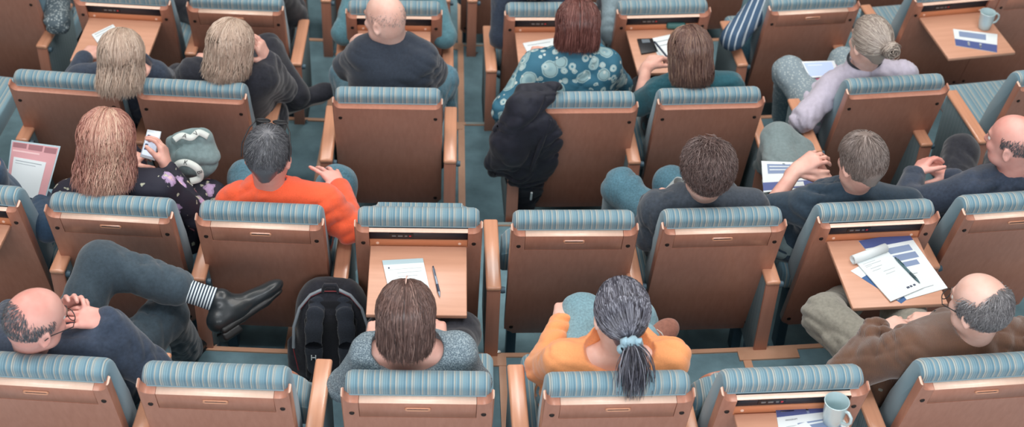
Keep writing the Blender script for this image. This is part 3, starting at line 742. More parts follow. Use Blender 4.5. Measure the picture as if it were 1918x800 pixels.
def person(label,seat_id,head,yaw=0,pitch=10,roll=0,neck=None,sh=.19,shy=None,shL=None,shR=None,handL=None,handR=None,elL=None,elR=None,
           kneeL=None,kneeR=None,ankL=None,ankR=None,skin=None,top=None,trousers=None,shoe=None,sleeve=1.0,g=1.0,sockmat=None,
           hands=True,ngap=.0,topvox=.0065,fold=.004,seed=1,hipx=0,hipy=.36,fat=1.0,faceg=1.0,headz=None,trfold=.005,open_neck=.0,legs=True,shoesz=1,nr=.055,collar=None,hemL=1.0,hemR=1.0,loose=.014,bvox=.0052,cleave=0,torso_lean=0):
    """handX: (wrist, finger direction, palm normal, dict) in world space; the other joints are world points"""
    cx_,cy_,a_,k=CH[seat_id]; ar=math.radians(a_); z0=-k*STEP
    rt=np.array([math.cos(ar),math.sin(ar),0]); fw=np.array([-math.sin(ar),math.cos(ar),0]); up=np.array([0,0,1.])
    O=np.array([cx_,cy_,z0]); L=lambda x,y,z: O+rt*x+fw*y+up*z
    root=empty('person',tuple(L(0,.3,0)) if legs is not None else tuple(O)); org=np.array(root.location)
    tag(root,label,'person')
    H=np.asarray(head,float); fr=headframe(yaw,pitch,roll)
    pel=L(hipx,hipy,.515)
    hz=H[2]-z0
    Hl=H-O; hx,hy=float(Hl@rt),float(Hl@fw)
    if neck is not None: nb=np.asarray(neck,float)
    else:
        f2=fr[1]-up*fr[1][2]; q=H-f2*.035; ql=q-O; nb=L(float(ql@rt)*.9+hipx*.1,max(float(ql@fw),.205),Hl[2]-.138)
    if shy is None: shd=rt
    else: shd=np.array([math.cos(math.radians(shy)),math.sin(math.radians(shy)),0])
    SL=np.asarray(shL,float) if shL is not None else nb-shd*sh*g-up*.062
    SR=np.asarray(shR,float) if shR is not None else nb+shd*sh*g-up*.062
    def fwd(P_,ymin):
        # keep the back in front of the upholstery: slide along the line of sight
        P_=np.asarray(P_,float); y=float((P_-O)@fw)
        if y>=ymin: return P_
        cam_=np.array([0,0,CZ]); v=P_-cam_; dy=float(v@fw); return cam_+v*(1+(ymin-y)/dy)
    nb=fwd(nb,.225); SL=fwd(SL,.215); SR=fwd(SR,.215)
    sd=unit(SR-SL); chestf=unit(np.cross(up,sd)); 
    mid=(SL+SR)/2; chest=mid*.62+pel*.38+chestf*.0; waist=mid*.28+pel*.72
    # arms
    if handL is None: handL=(L(-.12,.60,.62),fw*.9+rt*.3,-up,{})
    if handR is None: handR=(L(.12,.60,.62),fw*.9-rt*.3,-up,{})
    WL_,WR_=np.asarray(handL[0],float),np.asarray(handR[0],float)
    EL=np.asarray(elL,float) if elL is not None else elbow_ik(SL,WL_,.29*g,.25*g,-sd*.7-up-chestf*.3)
    ER=np.asarray(elR,float) if elR is not None else elbow_ik(SR,WR_,.29*g,.25*g,sd*.7-up-chestf*.3)
    HL,HRt=pel-rt*.09,pel+rt*.09
    KL=np.asarray(kneeL,float) if kneeL is not None else L(-.13+hipx,.73,.435)
    KR=np.asarray(kneeR,float) if kneeR is not None else L(.13+hipx,.73,.435)
    AL_=np.asarray(ankL,float) if ankL is not None else np.array([KL[0],KL[1],z0+.10])+fw*.0
    AR_=np.asarray(ankR,float) if ankR is not None else np.array([KR[0],KR[1],z0+.10])+fw*.0
    nrm=chestf; F=fat
    def torso(o,kk=.05):
        return [cap(HL,HRt,.115*F+o,.115*F+o,kk,(nrm,.95)),cap(pel,waist,.135*F+o,.128*F+o,kk,(nrm,.85)),cap(waist,chest,.130*F+o,.140*g+o,kk,(nrm,.8)),
                cap(chest-sd*.05,chest+sd*.05,.118*g+o,.118*g+o,kk,(nrm,.88)),cap(SL+sd*.055-up*.045,SR-sd*.055-up*.045,.072*g+o,.072*g+o,kk),
                cap(nb-up*.05-chestf*.012,SL,.058+o,.050*g+o,kk),cap(nb-up*.05-chestf*.012,SR,.058+o,.050*g+o,kk)]
    def arm_pr(S,E,W_,o,end=1.0,kk=.03):
        P=[cap(S,E,.049*g+o,.039*g+o,kk)]
        if end>0: P.append(cap(E,E+(W_-E)*end,.040*g+o*1.0,(.040+(.026-.040)*end)*g+o*1.0,kk))
        return P
    def leg_pr(h,K,A,o,kk=.04,fl=1.0): return [cap(h,K,.088*F+o,.058+o,kk),cap(K,A,.056+o,(.038+o)*fl,kk)]
    # body
    s_in=-.008
    B=torso(s_in)
    tv=unit(nb-H)
    for S,E,W_ in((SL,EL,WL_),(SR,ER,WR_)): B+=[cap(S,E,.044*g,.036*g,.03),cap(E,W_,.037*g,.026*g,.02)]
    B+=leg_pr(HL,KL,AL_,-.006)+leg_pr(HRt,KR,AR_,-.006)
    B+=head_prims(H,fr,nb-up*.02,faceg,nr)
    for (W_,d,n,kw),sd_ in((handL+(({},) if len(handL)<4 else ()),-1),(handR+(({},) if len(handR)<4 else ()),1)):
        B+=hand_prims(W_,d,n,sd_,**kw)
    solid('body',B,skin or SKIN,root,bvox,None,(),org,1)
    face_bits(root,H,fr,org)
    if top is not None:
        o=loose; T=torso(o)
        Tn=[cap(nb-up*.06,nb-up*.02+tv*0,.062+open_neck,.060+open_neck,.02)]
        T+=Tn
        if open_neck>0: T.append(cap(nb-up*.02,nb-up*.02,.02,.02,.02))
        for S,E,W_ in((SL,EL,WL_),(SR,ER,WR_)):
            if sleeve>=1: T+=arm_pr(S,E,W_,o,.97*sleeve if sleeve<=1 else .97)
            else: 
                if sleeve>.5: T+=arm_pr(S,E,W_,o,(sleeve-.5)*2)
                else: T+=[cap(S,S+(E-S)*sleeve*2,.049*g+o,.046*g+o,.03)]
        no=open_neck+.006; T.append(sub(ell(nb+up*.002+chestf*(.012 if open_neck<.03 else -.03)+up*open_neck*.3,(.062+no*1.0,.056+no*.9,.030+no*.7),np.stack([sd,chestf,up],1)),.008)); T.append(sub(cap(nb+up*.02,H,.060+no*.4,.062+no*.4),.008))
        solid('top' if top is None else 'shirt',T,top,root,topvox,folds(fold*2.1,85,seed),(),org,1)
        if collar is not None:
            bm=bmesh.new(); c=nb-np.array(org)-up*.012
            pts=[c+(sd*.066*math.cos(t)+chestf*.066*math.sin(t))+up*(.012 if math.sin(t)<.3 else -.02) for t in np.linspace(-PI*1.32,PI*.32,20)]
            prof=[]
            ra=[bm.verts.new(Vector(q_)+Vector((0,0,-.018))) for q_ in pts]; rb=[bm.verts.new(Vector(c)+(Vector(q_)-Vector(c))*.93+Vector((0,0,.016))) for q_ in pts]
            rc=[bm.verts.new(Vector(c)+(Vector(q_)-Vector(c))*1.30+Vector((0,0,-.030))) for q_ in pts]
            for i in range(len(pts)-1):
                bm.faces.new([ra[i],ra[i+1],rb[i+1],rb[i]]); bm.faces.new([rb[i],rb[i+1],rc[i+1],rc[i]])
            me_=from_bm('collar',bm,collar,root); md=me_.modifiers.new('s','SOLIDIFY'); md.thickness=.004
    if trousers is not None and legs:
        T=[cap(HL,HRt,.128*F,.128*F,.05,(nrm,.95))]+leg_pr(HL,KL,KL+(AL_-KL)*hemL,.012,.05,1.35)+leg_pr(HRt,KR,KR+(AR_-KR)*hemR,.012,.05,1.35)
        solid('trousers',T,trousers,root,.007,folds(trfold*1.9,75,seed+5),(),org,1)
    if shoe is not None and legs:
        for A,K in((AL_,KL),(AR_,KR)):
            if (A is AL_ and ankL is None) or (A is AR_ and ankR is None):
                P=shoe_prims(A-up*.02,fw,up); solid('shoe',P,shoe,root,.006,None,(),org,1)
    PEOPLE[label]=dict(root=root,H=H,fr=fr,org=org,nb=nb,SL=SL,SR=SR,EL=EL,ER=ER,WL=WL_,WR=WR_,KL=KL,KR=KR,AL=AL_,AR=AR_,rt=rt,fw=fw,O=O,L=L,sd=sd,cf=chestf)
    return PEOPLE[label]
def shoe_prims(A,d,u,s=1.0):
    A=np.asarray(A,float); d=unit(d); u=unit(np.asarray(u,float)-d*np.dot(u,d)); x=np.cross(d,u); R=np.stack([x,d,u],1)
    return [cap(A,A-u*.03+d*.01,.040*s,.042*s,.02),ell(A+d*.035*s-u*.045*s,(.040*s,.085*s,.034*s),R,.03),ell(A+d*.13*s-u*.052*s,(.046*s,.065*s,.026*s),R,.03),
            cap(A-d*.035*s-u*.045*s,A+d*.03*s-u*.05*s,.038*s,.038*s,.02),
            rbox(A+d*.065*s-u*.074*s,(.044*s,.128*s,.010*s),R,.01,.008)]
# ------------------------------------------------------------------ the audience
def A(px,py,h,k): return np.array(at(px,py,h-k*STEP))
def dirn(px0,py0,h0,px1,py1,h1,k): return unit(A(px1,py1,h1,k)-A(px0,py0,h0,k))
UPV=np.array([0,0,1.]); DN=-UPV
NAVY=clothmat('navy_wool',(52,62,78),.15); BLACKC=clothmat('black_cotton',(40,42,50),.2); DGREY=clothmat('dark_slate_cloth',(62,70,80),.15)
JEANS=clothmat('teal_jeans',(78,116,132),.18,140); LJEANS=clothmat('light_jeans',(120,156,168),.15,140); KHAKI=clothmat('khaki_twill',(136,134,124),.1)
GREYP=clothmat('grey_green_trousers',(118,134,136),.08); TROU=clothmat('charcoal_trousers',(60,74,84),.12)
ORANGE=clothmat('orange_knit',(244,98,62),.05,200,.9,.5); ORTEE=clothmat('apricot_jersey',(242,160,104),.04,200,.8,.2); LILAC=clothmat('lilac_shirt',(190,184,200),.05,60)
TEALC=clothmat('dark_teal_jersey',(40,88,100),.12); DENIMS=clothmat('denim_shirt',(96,140,152),.1)
def knit():
    m,nt,b=newmat('grey_knit'); v=coords(nt,(1,1,1)); wv=nt.nodes.new('ShaderNodeTexVoronoi'); wv.inputs['Scale'].default_value=230; nt.links.new(v,wv.inputs['Vector'])
    r=ramp(nt,[(.1,(70,86,98)),(.55,(128,146,156)),(.9,(168,182,188))]); nt.links.new(wv.outputs['Distance'],r.inputs['Fac']); nt.links.new(r.outputs['Color'],b.inputs['Base Color']); b.inputs['Roughness'].default_value=.95
    bump(nt,b,wv.outputs['Distance'],.5,.003); return m
KNIT=knit()
def cord():
    m,nt,b=newmat('brown_corduroy'); v=coords(nt); wv=nt.nodes.new('ShaderNodeTexWave'); wv.bands_direction='X'; wv.inputs['Scale'].default_value=85; wv.inputs['Distortion'].default_value=1.2; nt.links.new(v,wv.inputs['Vector'])
    n=noise(nt,v,9,3); s=mathn(nt,'ADD',mathn(nt,'MULTIPLY',wv.outputs['Fac'],.45),mathn(nt,'MULTIPLY',n,.6))
    r=ramp(nt,[(.2,(72,48,36)),(.8,(116,80,58))]); nt.links.new(s,r.inputs['Fac']); nt.links.new(r.outputs['Color'],b.inputs['Base Color']); b.inputs['Roughness'].default_value=.9; b.inputs['Sheen Weight'].default_value=.5
    bump(nt,b,wv.outputs['Fac'],.5,.002); return m
CORD=cord()
def printed(name,base,layers,rough=.7,warp=.0):
    """layers: (scale, threshold, softness, colour, inner colour or None, seed)"""
    m,nt,b=newmat(name); v0=coords(nt); cur=None
    rgb=nt.nodes.new('ShaderNodeRGB'); rgb.outputs[0].default_value=lin(base); cur=rgb.outputs[0]
    nz_=nt.nodes.new('ShaderNodeTexNoise'); nz_.inputs['Scale'].default_value=45; nt.links.new(v0,nz_.inputs['Vector'])
    va=nt.nodes.new('ShaderNodeVectorMath'); va.operation='MULTIPLY_ADD'; nt.links.new(nz_.outputs['Color'],va.inputs[0]); va.inputs[1].default_value=(warp,)*3; nt.links.new(v0,va.inputs[2])
    for sc,th,so,col,col2,seed,keep in layers:
        mp=nt.nodes.new('ShaderNodeMapping'); mp.inputs['Location'].default_value=(seed,seed*.7,seed*1.3); nt.links.new(va.outputs[0],mp.inputs['Vector'])
        vo=nt.nodes.new('ShaderNodeTexVoronoi'); vo.inputs['Scale'].default_value=sc; nt.links.new(mp.outputs[0],vo.inputs['Vector'])
        sepc=nt.nodes.new('ShaderNodeSeparateColor'); nt.links.new(vo.outputs['Color'],sepc.inputs[0])
        pick=mathn(nt,'LESS_THAN',sepc.outputs[0],keep)
        r=ramp(nt,[(0,(255,255,255)),(max(th-so,.001),(255,255,255)),(th,(0,0,0))]); nt.links.new(vo.outputs['Distance'],r.inputs['Fac'])
        rc=ramp(nt,[(0,col2 or col),(th*.35,col2 or col),(th*.5,col),(th*.78,col),(th*.8,[c*.72 for c in col]),(th*.9,col)]); nt.links.new(vo.outputs['Distance'],rc.inputs['Fac'])
        fac=mathn(nt,'MULTIPLY',r.outputs['Color'],pick)
        mx=nt.nodes.new('ShaderNodeMix'); mx.data_type='RGBA'; nt.links.new(fac,mx.inputs[0]); nt.links.new(cur,mx.inputs[6]); nt.links.new(rc.outputs['Color'],mx.inputs[7]); cur=mx.outputs[2]
    nt.links.new(cur,b.inputs['Base Color']); b.inputs['Roughness'].default_value=rough; b.inputs['Specular IOR Level'].default_value=.25; return m
CIRC=printed('circle_print',(58,108,130),[(11,.46,.02,(150,180,184),(126,160,170),0,.85),(22,.40,.02,(176,198,198),(84,134,152),3.3,.5),(40,.32,.03,(192,204,200),None,7.1,.3)],warp=.008)
FLOR=printed('floral_print',(44,44,56),[(11,.40,.05,(186,162,200),(222,190,196),1.0,.42),(13,.38,.05,(216,142,158),(236,190,190),5.0,.3),(34,.3,.05,(176,178,160),(206,200,170),9,.35)],warp=.035)
HOUND=printed('houndstooth',(92,106,114),[(80,.42,.05,(170,182,184),None,0,.8)],.9)
LHOUND=printed('light_tweed',(132,148,156),[(95,.40,.05,(176,188,190),None,0,.7)],.9)
def striped():
    m,nt,b=newmat('striped_sweater'); tc=nt.nodes.new('ShaderNodeTexCoord'); sp=nt.nodes.new('ShaderNodeSeparateXYZ'); nt.links.new(tc.outputs['Object'],sp.inputs[0])
    s_=mathn(nt,'ADD',sp.outputs[0],mathn(nt,'MULTIPLY',sp.outputs[1],-.45)); fr=mathn(nt,'FRACT',mathn(nt,'MULTIPLY',mathn(nt,'ADD',s_,5),1/.034))
    r=ramp(nt,[(0,(62,88,116)),(.74,(62,88,116)),(.78,(192,204,212)),(.96,(192,204,212)),(1,(62,88,116))]); nt.links.new(fr,r.inputs['Fac']); nt.links.new(r.outputs['Color'],b.inputs['Base Color']); b.inputs['Roughness'].default_value=.9; return m
STRIPS=striped()
HB=hairmat('brown_hair',(62,46,42),(98,74,68),(158,128,118)); HRED=hairmat('auburn_hair',(66,36,34),(104,62,56),(160,110,102))
HBL=hairmat('blonde_hair',(146,124,112),(194,170,152),(228,212,196)); HBP=hairmat('pinkish_blonde_hair',(150,96,88),(190,138,122),(220,186,164)); HGB=hairmat('ash_blonde_hair',(124,112,106),(164,150,140),(206,196,184))
HDK=hairmat('grey_black_hair',(44,42,50),(84,84,96),(164,166,178)); HGY=hairmat('grey_hair',(90,88,92),(132,130,132),(176,174,176)); HSP=hairmat('salt_pepper_hair',(56,58,64),(92,94,100),(140,142,146)); HHL=hairmat('highlighted_hair',(76,52,50),(112,84,76),(176,146,124)); HTO=hairmat('tousled_brown_hair',(66,52,50),(104,84,80),(150,132,128))
HCUT=hairmat('grey_brown_hair',(92,80,76),(132,118,112),(170,158,152))
def cap_under(P,mat,t=.006,front=.045,name='hair_base',ups=(0.0,0.0)):
    """close layer of hair on the skull, open at the face"""
    H,fr,org=P['H'],P['fr'],P['org']; R=np.stack(fr,1)
    pr=[ell(H-fr[1]*.008+fr[2]*.022,HR+t,R,.02),cap(H-fr[1]*.055-fr[2]*.02,H-fr[1]*.045-fr[2]*.07,.045,.03,.03)]
    o=solid(name,pr,mat,P['root'],.006,None,[(H+fr[1]*front+fr[2]*.06,unit(fr[1]*.8-fr[2]*.55))],org,1)
    a_=o.data.attributes.new('tone','FLOAT','POINT'); a_.data.foreach_set('value',np.full(len(o.data.vertices),.5,dtype=np.float32))
    return o
# --- nearest row
P=person('balding grey-haired man in brown corduroy shirt with clasped hands','E1800',A(1836,572,1.04,0),yaw=34,pitch=12,roll=-4,skin=SKINP,top=CORD,trousers=KHAKI,shoe=BLACKP,g=1.05,fat=1.15,fold=.008,seed=3,
  shL=A(1702,655,.86,0),shR=A(1922,640,.86,0),loose=.022,neck=A(1822,628,.90,0),elL=A(1585,700,.69,0),elR=A(1900,700,.64,0),
  handL=(A(1645,622,.76,0),dirn(1645,622,.76,1730,592,.79,0),DN,dict(curl=.45,thumb=.3)),handR=(A(1762,600,.76,0),dirn(1762,600,.76,1690,603,.76,0),DN,dict(curl=.6,thumb=.5)),
  kneeL=A(1545,590,.52,0),kneeR=A(1690,590,.455,0),ankL=A(1590,560,.12,0),hipx=-.04,collar=CORD,trfold=.008)
short_hair(P['root'],P['H'],P['fr'],HGY,5,2600,.05,-.5,bald=lambda d,r:(d[:,2]>.42+.1*r.normal(size=len(d)))&(d[:,1]>-.62)|(d[:,1]>.45),thick=.010,mess=.35,org=P['org'])
glasses(P['root'],P['H'],P['fr'],P['org'],BLACKP)
box('wristwatch',(-.022,-.02,-.006),(.022,.02,.006),BLACKP,P['root'],.004,2,Matrix.Translation(Vector(A(1762,590,.79,0)-P['org'])))
P=person('ponytailed woman in apricot-orange top with black choker','E1157',A(1163,588,1.04,0),yaw=10,pitch=16,roll=3,skin=SKINP,top=ORTEE,trousers=LJEANS,g=.93,fold=.004,seed=9,open_neck=.05,cleave=.0,
  kneeL=A(1092,590,.60,0),ankL=A(1200,640,.58,0),kneeR=A(1190,600,.50,0),collar=None,topvox=.006)
PONY=P
cap_under(P,HDK,.005,.05)
o_=P['org']; fr=P['fr']; H=P['H']; tie=H-fr[1]*.125-fr[2]*.045
def pony_hair(P,mat,tie,seed,n=1500,rad=.0016):
    r=np.random.default_rng(seed); H,fr,org=P['H'],P['fr'],P['org']; m=9; out=[]
    tl=np.array([(tie-H)@fr[0],(tie-H)@fr[1],(tie-H)@fr[2]]); tdir=(tl-np.array([0,-.008,.022])); tdir/=np.linalg.norm(tdir)
    for i in range(n):
        az=math.radians(r.uniform(55,175))*r.choice([-1,1]); el=r.uniform(-.35,.95); 
        a=np.array([math.sin(az)*math.sqrt(1-min(el*el,.99)),math.cos(az)*math.sqrt(1-min(el*el,.99)),el])
        if r.uniform()<.55: a=np.array([r.normal()*.5,.55+r.uniform(-.5,.2),.72]);
        a/=np.linalg.norm(a); seq=[]
        for j in range(m):
            t=j/(m-1); d=a*(1-t)+tdir*t; seq.append(scalp(H,fr,d,.006+.006*math.sin(t*PI)+.022*t**6+r.uniform(0,.003)))
        out.append(seq)
    return strands_mesh('hair',np.array(out),rad*r.uniform(.7,1.3,n),np.clip(r.normal(.5,.3,n),0,1),mat,P['root'],org)
pony_hair(P,HDK,tie,4)
def tail(P,mat,tie,L,seed,n=420,spread=.04,d0=None):
    r=np.random.default_rng(seed); fr=P['fr']; out=[]; m=9
    d0=unit(-fr[1]*.9-fr[2]*.3) if d0 is None else d0
    for i in range(n):
        off=r.normal(size=3); off/=np.linalg.norm(off); off*=r.uniform(0,1)**.5; p0=tie+off*.014; d=unit(d0+off*.55); seq=[p0]; Li=L*r.uniform(.6,1.05)
        for j in range(m-1):
            d=unit(d*.8+DN*.33-off*.10*(j>2)+r.normal(size=3)*.07); p0=p0+d*Li/(m-1); seq.append(p0)
        out.append(seq)
    return strands_mesh('ponytail',np.array(out),.0015*r.uniform(.7,1.3,n),np.clip(r.normal(.4,.3,n),0,1),mat,P['root'],P['org'])
tail(P,HDK,tie,.19,6,d0=unit(-fr[1]*.7+UPV*.1))
SCR=clothmat('pale_blue_satin',(150,182,196),.08,60,.5)
bm=bmesh.new(); N_=40
ax=unit(tie-H); e1=unit(np.cross(ax,UPV)); e2=np.cross(ax,e1); c0=tie-o_+ax*.004
bm_tube(bm,[c0+(e1*math.cos(t)+e2*math.sin(t))*(.026+.006*math.sin(t*7))+ax*.006*math.cos(t*5) for t in np.linspace(0,2*PI,N_)],[.0135+.0035*math.sin(i*1.9) for i in range(N_)],8,False)
from_bm('scrunchie',bm,SCR,P['root'],sharp=80)
nbl=P['nb']-o_
bm=bmesh.new(); bm_tube(bm,[nbl+UPV*.045+P['cf']*(.022+.064*math.sin(t))+P['sd']*.062*math.cos(t)+UPV*.012*math.sin(t)*-1 for t in np.linspace(0,2*PI,28)],.006,6,False); from_bm('choker',bm,BLACKC,P['root'],sharp=80)
SNEAK=clothmat('brown_suede',(142,96,82),.1); SOLE=flat('pale_sole',(196,188,180),.6)
sh0=A(1205,650,.57,0); sd_=dirn(1205,650,.57,1262,605,.60,0); upv=unit(np.array([.35,-.3,1]))
def sneaker(P,A0,d,u,mat,sole,s=1.0,name='shoe',dress=False):
    org=P['org']; d=unit(d);u=unit(u-d*np.dot(u,d)); x=np.cross(d,u); R=np.stack([x,d,u],1)
    pr=shoe_prims(A0,d,u,s)[:-1]; sh=solid(name,pr,mat,P['root'],.005,None,(),org,1)
    so=solid('sole',[rbox(A0+d*.03*s-u*.074*s,(.036*s,.085*s,.011*s),R,.011,.02),cap(A0+d*.12*s-u*.074*s+x*.004,A0+d*.145*s-u*.072*s+x*.004,.040*s,.034*s,.02,(u,.3))],sole,sh,.005,None,(),org*1.0,1)
    if dress:
        solid('heel',[rbox(A0-d*.028*s-u*.092*s,(.033*s,.032*s,.014*s),R,.008,.01)],sole,sh,.005,None,(),org,1)
        for i in range(4):
            q=A0-org+d*(.045+.016*i)*s-u*(.008+.007*i)*s; tube('shoelace',[q-x*.018,q+u*.004,q+x*.018],.002,BLACKP,sh,6)
    return sh
s_=sneaker(P,sh0,sd_,upv,SNEAK,SOLE,.95)
for i in range(4):
    q=sh0-o_+sd_*(.045+.018*i)-upv*(.002+.006*i); xx=np.cross(sd_,upv); tube('shoelace',[q-xx*.022-upv*.004,q+upv*.004,q+xx*.022-upv*.004],.0026,SOLE,s_,6)
P=person('woman with brown bob and wide-necked grey knit top','E783',A(760,592,1.04,0),yaw=-2,pitch=20,skin=SKIN,top=KNIT,trousers=BLACKC,shoe=BLACKP,g=.95,open_neck=.05,fold=.0025,seed=12,shL=A(694,662,.86,0),shR=A(856,660,.86,0),
  handL=(A(700,640,.60,0),np.array([.2,1,0]),DN,{}),handR=(A(822,640,.60,0),np.array([-.2,1,0]),DN,{}))
BOB=P; cap_under(P,HB,.008,.03)
long_hair(P['root'],P['H'],P['fr'],.115,HB,2,.0,2300,flare=.0,wave=.003,thick=.018,org=P['org'],front=48,inward=.02,drop=unit(DN-P['fr'][1]*.15),rad=.0016)
parting(BOB,.0165)
parting(PONY,.011,.6,.0,x=-.03)
P=person('bald man in dark navy blazer, hands at chin, one leg crossed high','E90',A(64,600,1.05,0),yaw=-42,pitch=16,roll=10,skin=SKINR,top=NAVY,trousers=TROU,g=1.03,fold=.007,loose=.020,seed=21,shL=A(-35,655,.86,0),shR=A(182,652,.86,0),neck=A(62,650,.92,0),
  elR=A(282,690,.70,0),handR=(A(205,600,.90,0),dirn(205,600,.90,130,590,.94,0),np.array([-.1,.3,-1]),dict(curl=.25,thumb=.6)),elL=A(20,600,.64,0),handL=(A(128,600,.84,0),dirn(128,600,.84,140,560,.93,0),np.array([.4,-.8,.2]),dict(curl=.5)),
  kneeL=A(188,492,.76,0),ankL=A(398,560,.64,0),kneeR=A(312,590,.52,0),ankR=A(345,650,.10,0),hemL=.66,collar=clothmat('blue_shirt',(140,164,184),.05),trfold=.006)
BALD1=P
short_hair(P['root'],P['H'],P['fr'],HSP,7,2000,.018,-.5,bald=lambda d,r:(d[:,2]>.30+.08*r.normal(size=len(d)))&(d[:,1]>-.7)|(d[:,1]>.5),thick=.002,lift=.001,mess=.2,org=P['org'],rad=.0008)
glasses(P['root'],P['H'],P['fr'],P['org'],BLACKP)
LEATH=flat('black_leather',(32,38,42),.36,0,.15,bmp=.1,nscale=40); 
def striped_sock():
    m,nt,b=newmat('striped_sock'); tc=nt.nodes.new('ShaderNodeTexCoord'); sp=nt.nodes.new('ShaderNodeSeparateXYZ'); nt.links.new(tc.outputs['Object'],sp.inputs[0])
    fr=mathn(nt,'FRACT',mathn(nt,'MULTIPLY',sp.outputs[2],1/.0105)); r=ramp(nt,[(0,(52,64,78)),(.5,(52,64,78)),(.52,(206,216,220)),(1,(206,216,220))],'CONSTANT'); nt.links.new(fr,r.inputs['Fac']); nt.links.new(r.outputs['Color'],b.inputs['Base Color']); b.inputs['Roughness'].default_value=.9; return m
org=P['org']; k0,k1=P['KL'],P['AL']; sdn=unit(k1-k0); sa=k0+(k1-k0)*.70; hem=k0+(k1-k0)*.70
sock=empty('x',(0,0,0)); bpy.data.objects.remove(sock)
bm=bmesh.new(); bm_tube(bm,[(0,0,z) for z in np.linspace(0,.16,12)],[.044,.044,.0435,.043,.0425,.042,.0415,.041,.041,.0415,.042,.043],20); so=from_bm('striped_sock',bm,striped_sock(),P['root'],sharp=80)
q=Vector((0,0,1)).rotation_difference(Vector(sdn)); so.rotation_mode='QUATERNION'; so.rotation_quaternion=q; so.location=Vector(k0+(k1-k0)*.62-org)
dsh=dirn(398,560,.64,470,512,.66,0); ush=unit(np.array([-.75,.10,.75])); ush=unit(-sdn*.85+UPV*.35)
sneaker(P,k1+sdn*.03-ush*.0,dsh,ush,LEATH,flat('black_sole',(26,28,30),.5),1.2,dress=True)
sneaker(P,P['AR']-UPV*.02,np.array([.3,1,0]),UPV,LEATH,MATS['black_sole'],1.0)
# --- second row
P=person('person cut by the left photo edge, navy sleeve and hands holding a folder','D0',A(-75,300,1.06,1),yaw=5,pitch=18,skin=SKIN,top=clothmat('navy_jersey',(44,66,88),.12),trousers=JEANS,seed=31,
  elR=A(92,425,.66,1),handR=(A(78,372,.66,1),dirn(78,372,.66,45,332,.68,1),np.array([-.6,.3,-.5]),dict(curl=.45)),handL=(A(-30,335,.66,1),dirn(-30,335,.66,30,325,.68,1),DN,dict(curl=.35)),shR=A(0,400,.86,1),kneeR=A(50,372,.47,1),kneeL=A(-40,360,.47,1))
short_hair(P['root'],P['H'],P['fr'],HB,5,1200,.05,-.4,org=P['org'])
P=person('pinkish-blonde long-haired woman in black floral blouse holding a phone','D205',A(200,262,1.06,1),yaw=-10,pitch=16,skin=SKIN,top=FLOR,trousers=FLOR,g=.97,fold=.005,seed=33,shL=A(132,368,.85,1),shR=A(298,350,.86,1),open_neck=.02,
  elR=A(372,405,.66,1),handR=(A(312,318,.80,1),dirn(312,318,.80,304,270,.88,1),np.array([-1,.1,-.1]),dict(curl=.5,thumb=.2)),kneeR=A(392,372,.52,1),kneeL=A(235,300,.50,1),trfold=.008,hipx=.04,fat=1.05)
FLW=P; cap_under(P,HBP,.010,.02)
long_hair(P['root'],P['H'],P['fr'],.165,HBP,3,.0,2600,flare=.05,wave=.012,thick=.026,org=P['org'],front=40,inward=-.0,drop=unit(DN*.9-P['fr'][1]*.45),rad=.0017,tonef=lambda az,s:.25*np.cos(az*2+1))
P=person('grey-haired man in bright orange sweater with sunglasses on his head','D490',A(502,290,1.05,1),yaw=-8,pitch=14,skin=SKINR,top=ORANGE,trousers=JEANS,g=1.04,fold=.006,seed=35,loose=.018,shL=A(440,383,.86,1),shR=A(606,380,.86,1),collar=BLACKC,
  elR=A(655,425,.70,1),handR=(A(636,352,.68,1),dirn(636,352,.68,622,330,.69,1),np.array([-.2,0,-1]),dict(curls=[.05,.25,.3,.35],spread=.5,thumb=1.0)),kneeR=A(634,345,.56,1),kneeL=A(462,335,.55,1),handL=(A(560,372,.66,1),np.array([1,.4,0]),DN,dict(curl=.4)),elL=A(425,420,.66,1))
ORG=P
cap_under(P,HSP,.006,.04)
short_hair(P['root'],P['H'],P['fr'],HSP,11,3800,.028,-.62,thick=.008,lift=.006,mess=.25,org=P['org'],rad=.0011)
H,fr,org=P['H'],P['fr'],P['org']
def sunglasses(P):
    bm=bmesh.new(); H=P['H']-P['org']; rt,f,u=P['fr']; c=H+u*.112+f*.055
    for s in(-1,1):
        cc=c+rt*s*.033; pts=[cc+rt*.027*math.cos(a)+(f*.7+u*.0)*.022*math.sin(a)+f*.004 for a in np.linspace(0,2*PI,17)]
        vs=[bm.verts.new(q) for q in pts[:-1]]; bm.faces.new(vs); bm_tube(bm,pts,.003,6,False)
        bm_tube(bm,[cc+rt*s*.025,H+u*.092+rt*s*.078+f*.02,H+u*.05+rt*s*.092-f*.03,H+u*.0+rt*s*.092-f*.04],.0028,6)
    return from_bm('sunglasses',bm,BLACKP,P['root'],sharp=80)
sunglasses(P)
P=person('person with tousled brown hair in dark slate jacket holding a white cup','D1355',A(1325,318,1.04,1),yaw=14,pitch=22,roll=4,skin=SKINP,top=DGREY,trousers=JEANS,g=1.0,fold=.006,seed=37,loose=.018,shL=A(1232,392,.85,1),shR=A(1406,388,.85,1),
  elL=A(1215,440,.66,1),handL=(A(1218,380,.70,1),dirn(1218,380,.70,1250,360,.72,1),np.array([.6,.2,-.4]),dict(curl=.55)),kneeL=A(1163,352,.56,1),kneeR=A(1258,345,.55,1),ankL=A(1150,420,.10,1))
TOU=P; cap_under(P,HTO,.012,.03)
short_hair(P['root'],P['H'],P['fr'],HTO,13,4200,.075,-.75,thick=.022,lift=.014,mess=.42,org=P['org'],rad=.0014,whorl=(.1,.1,1))
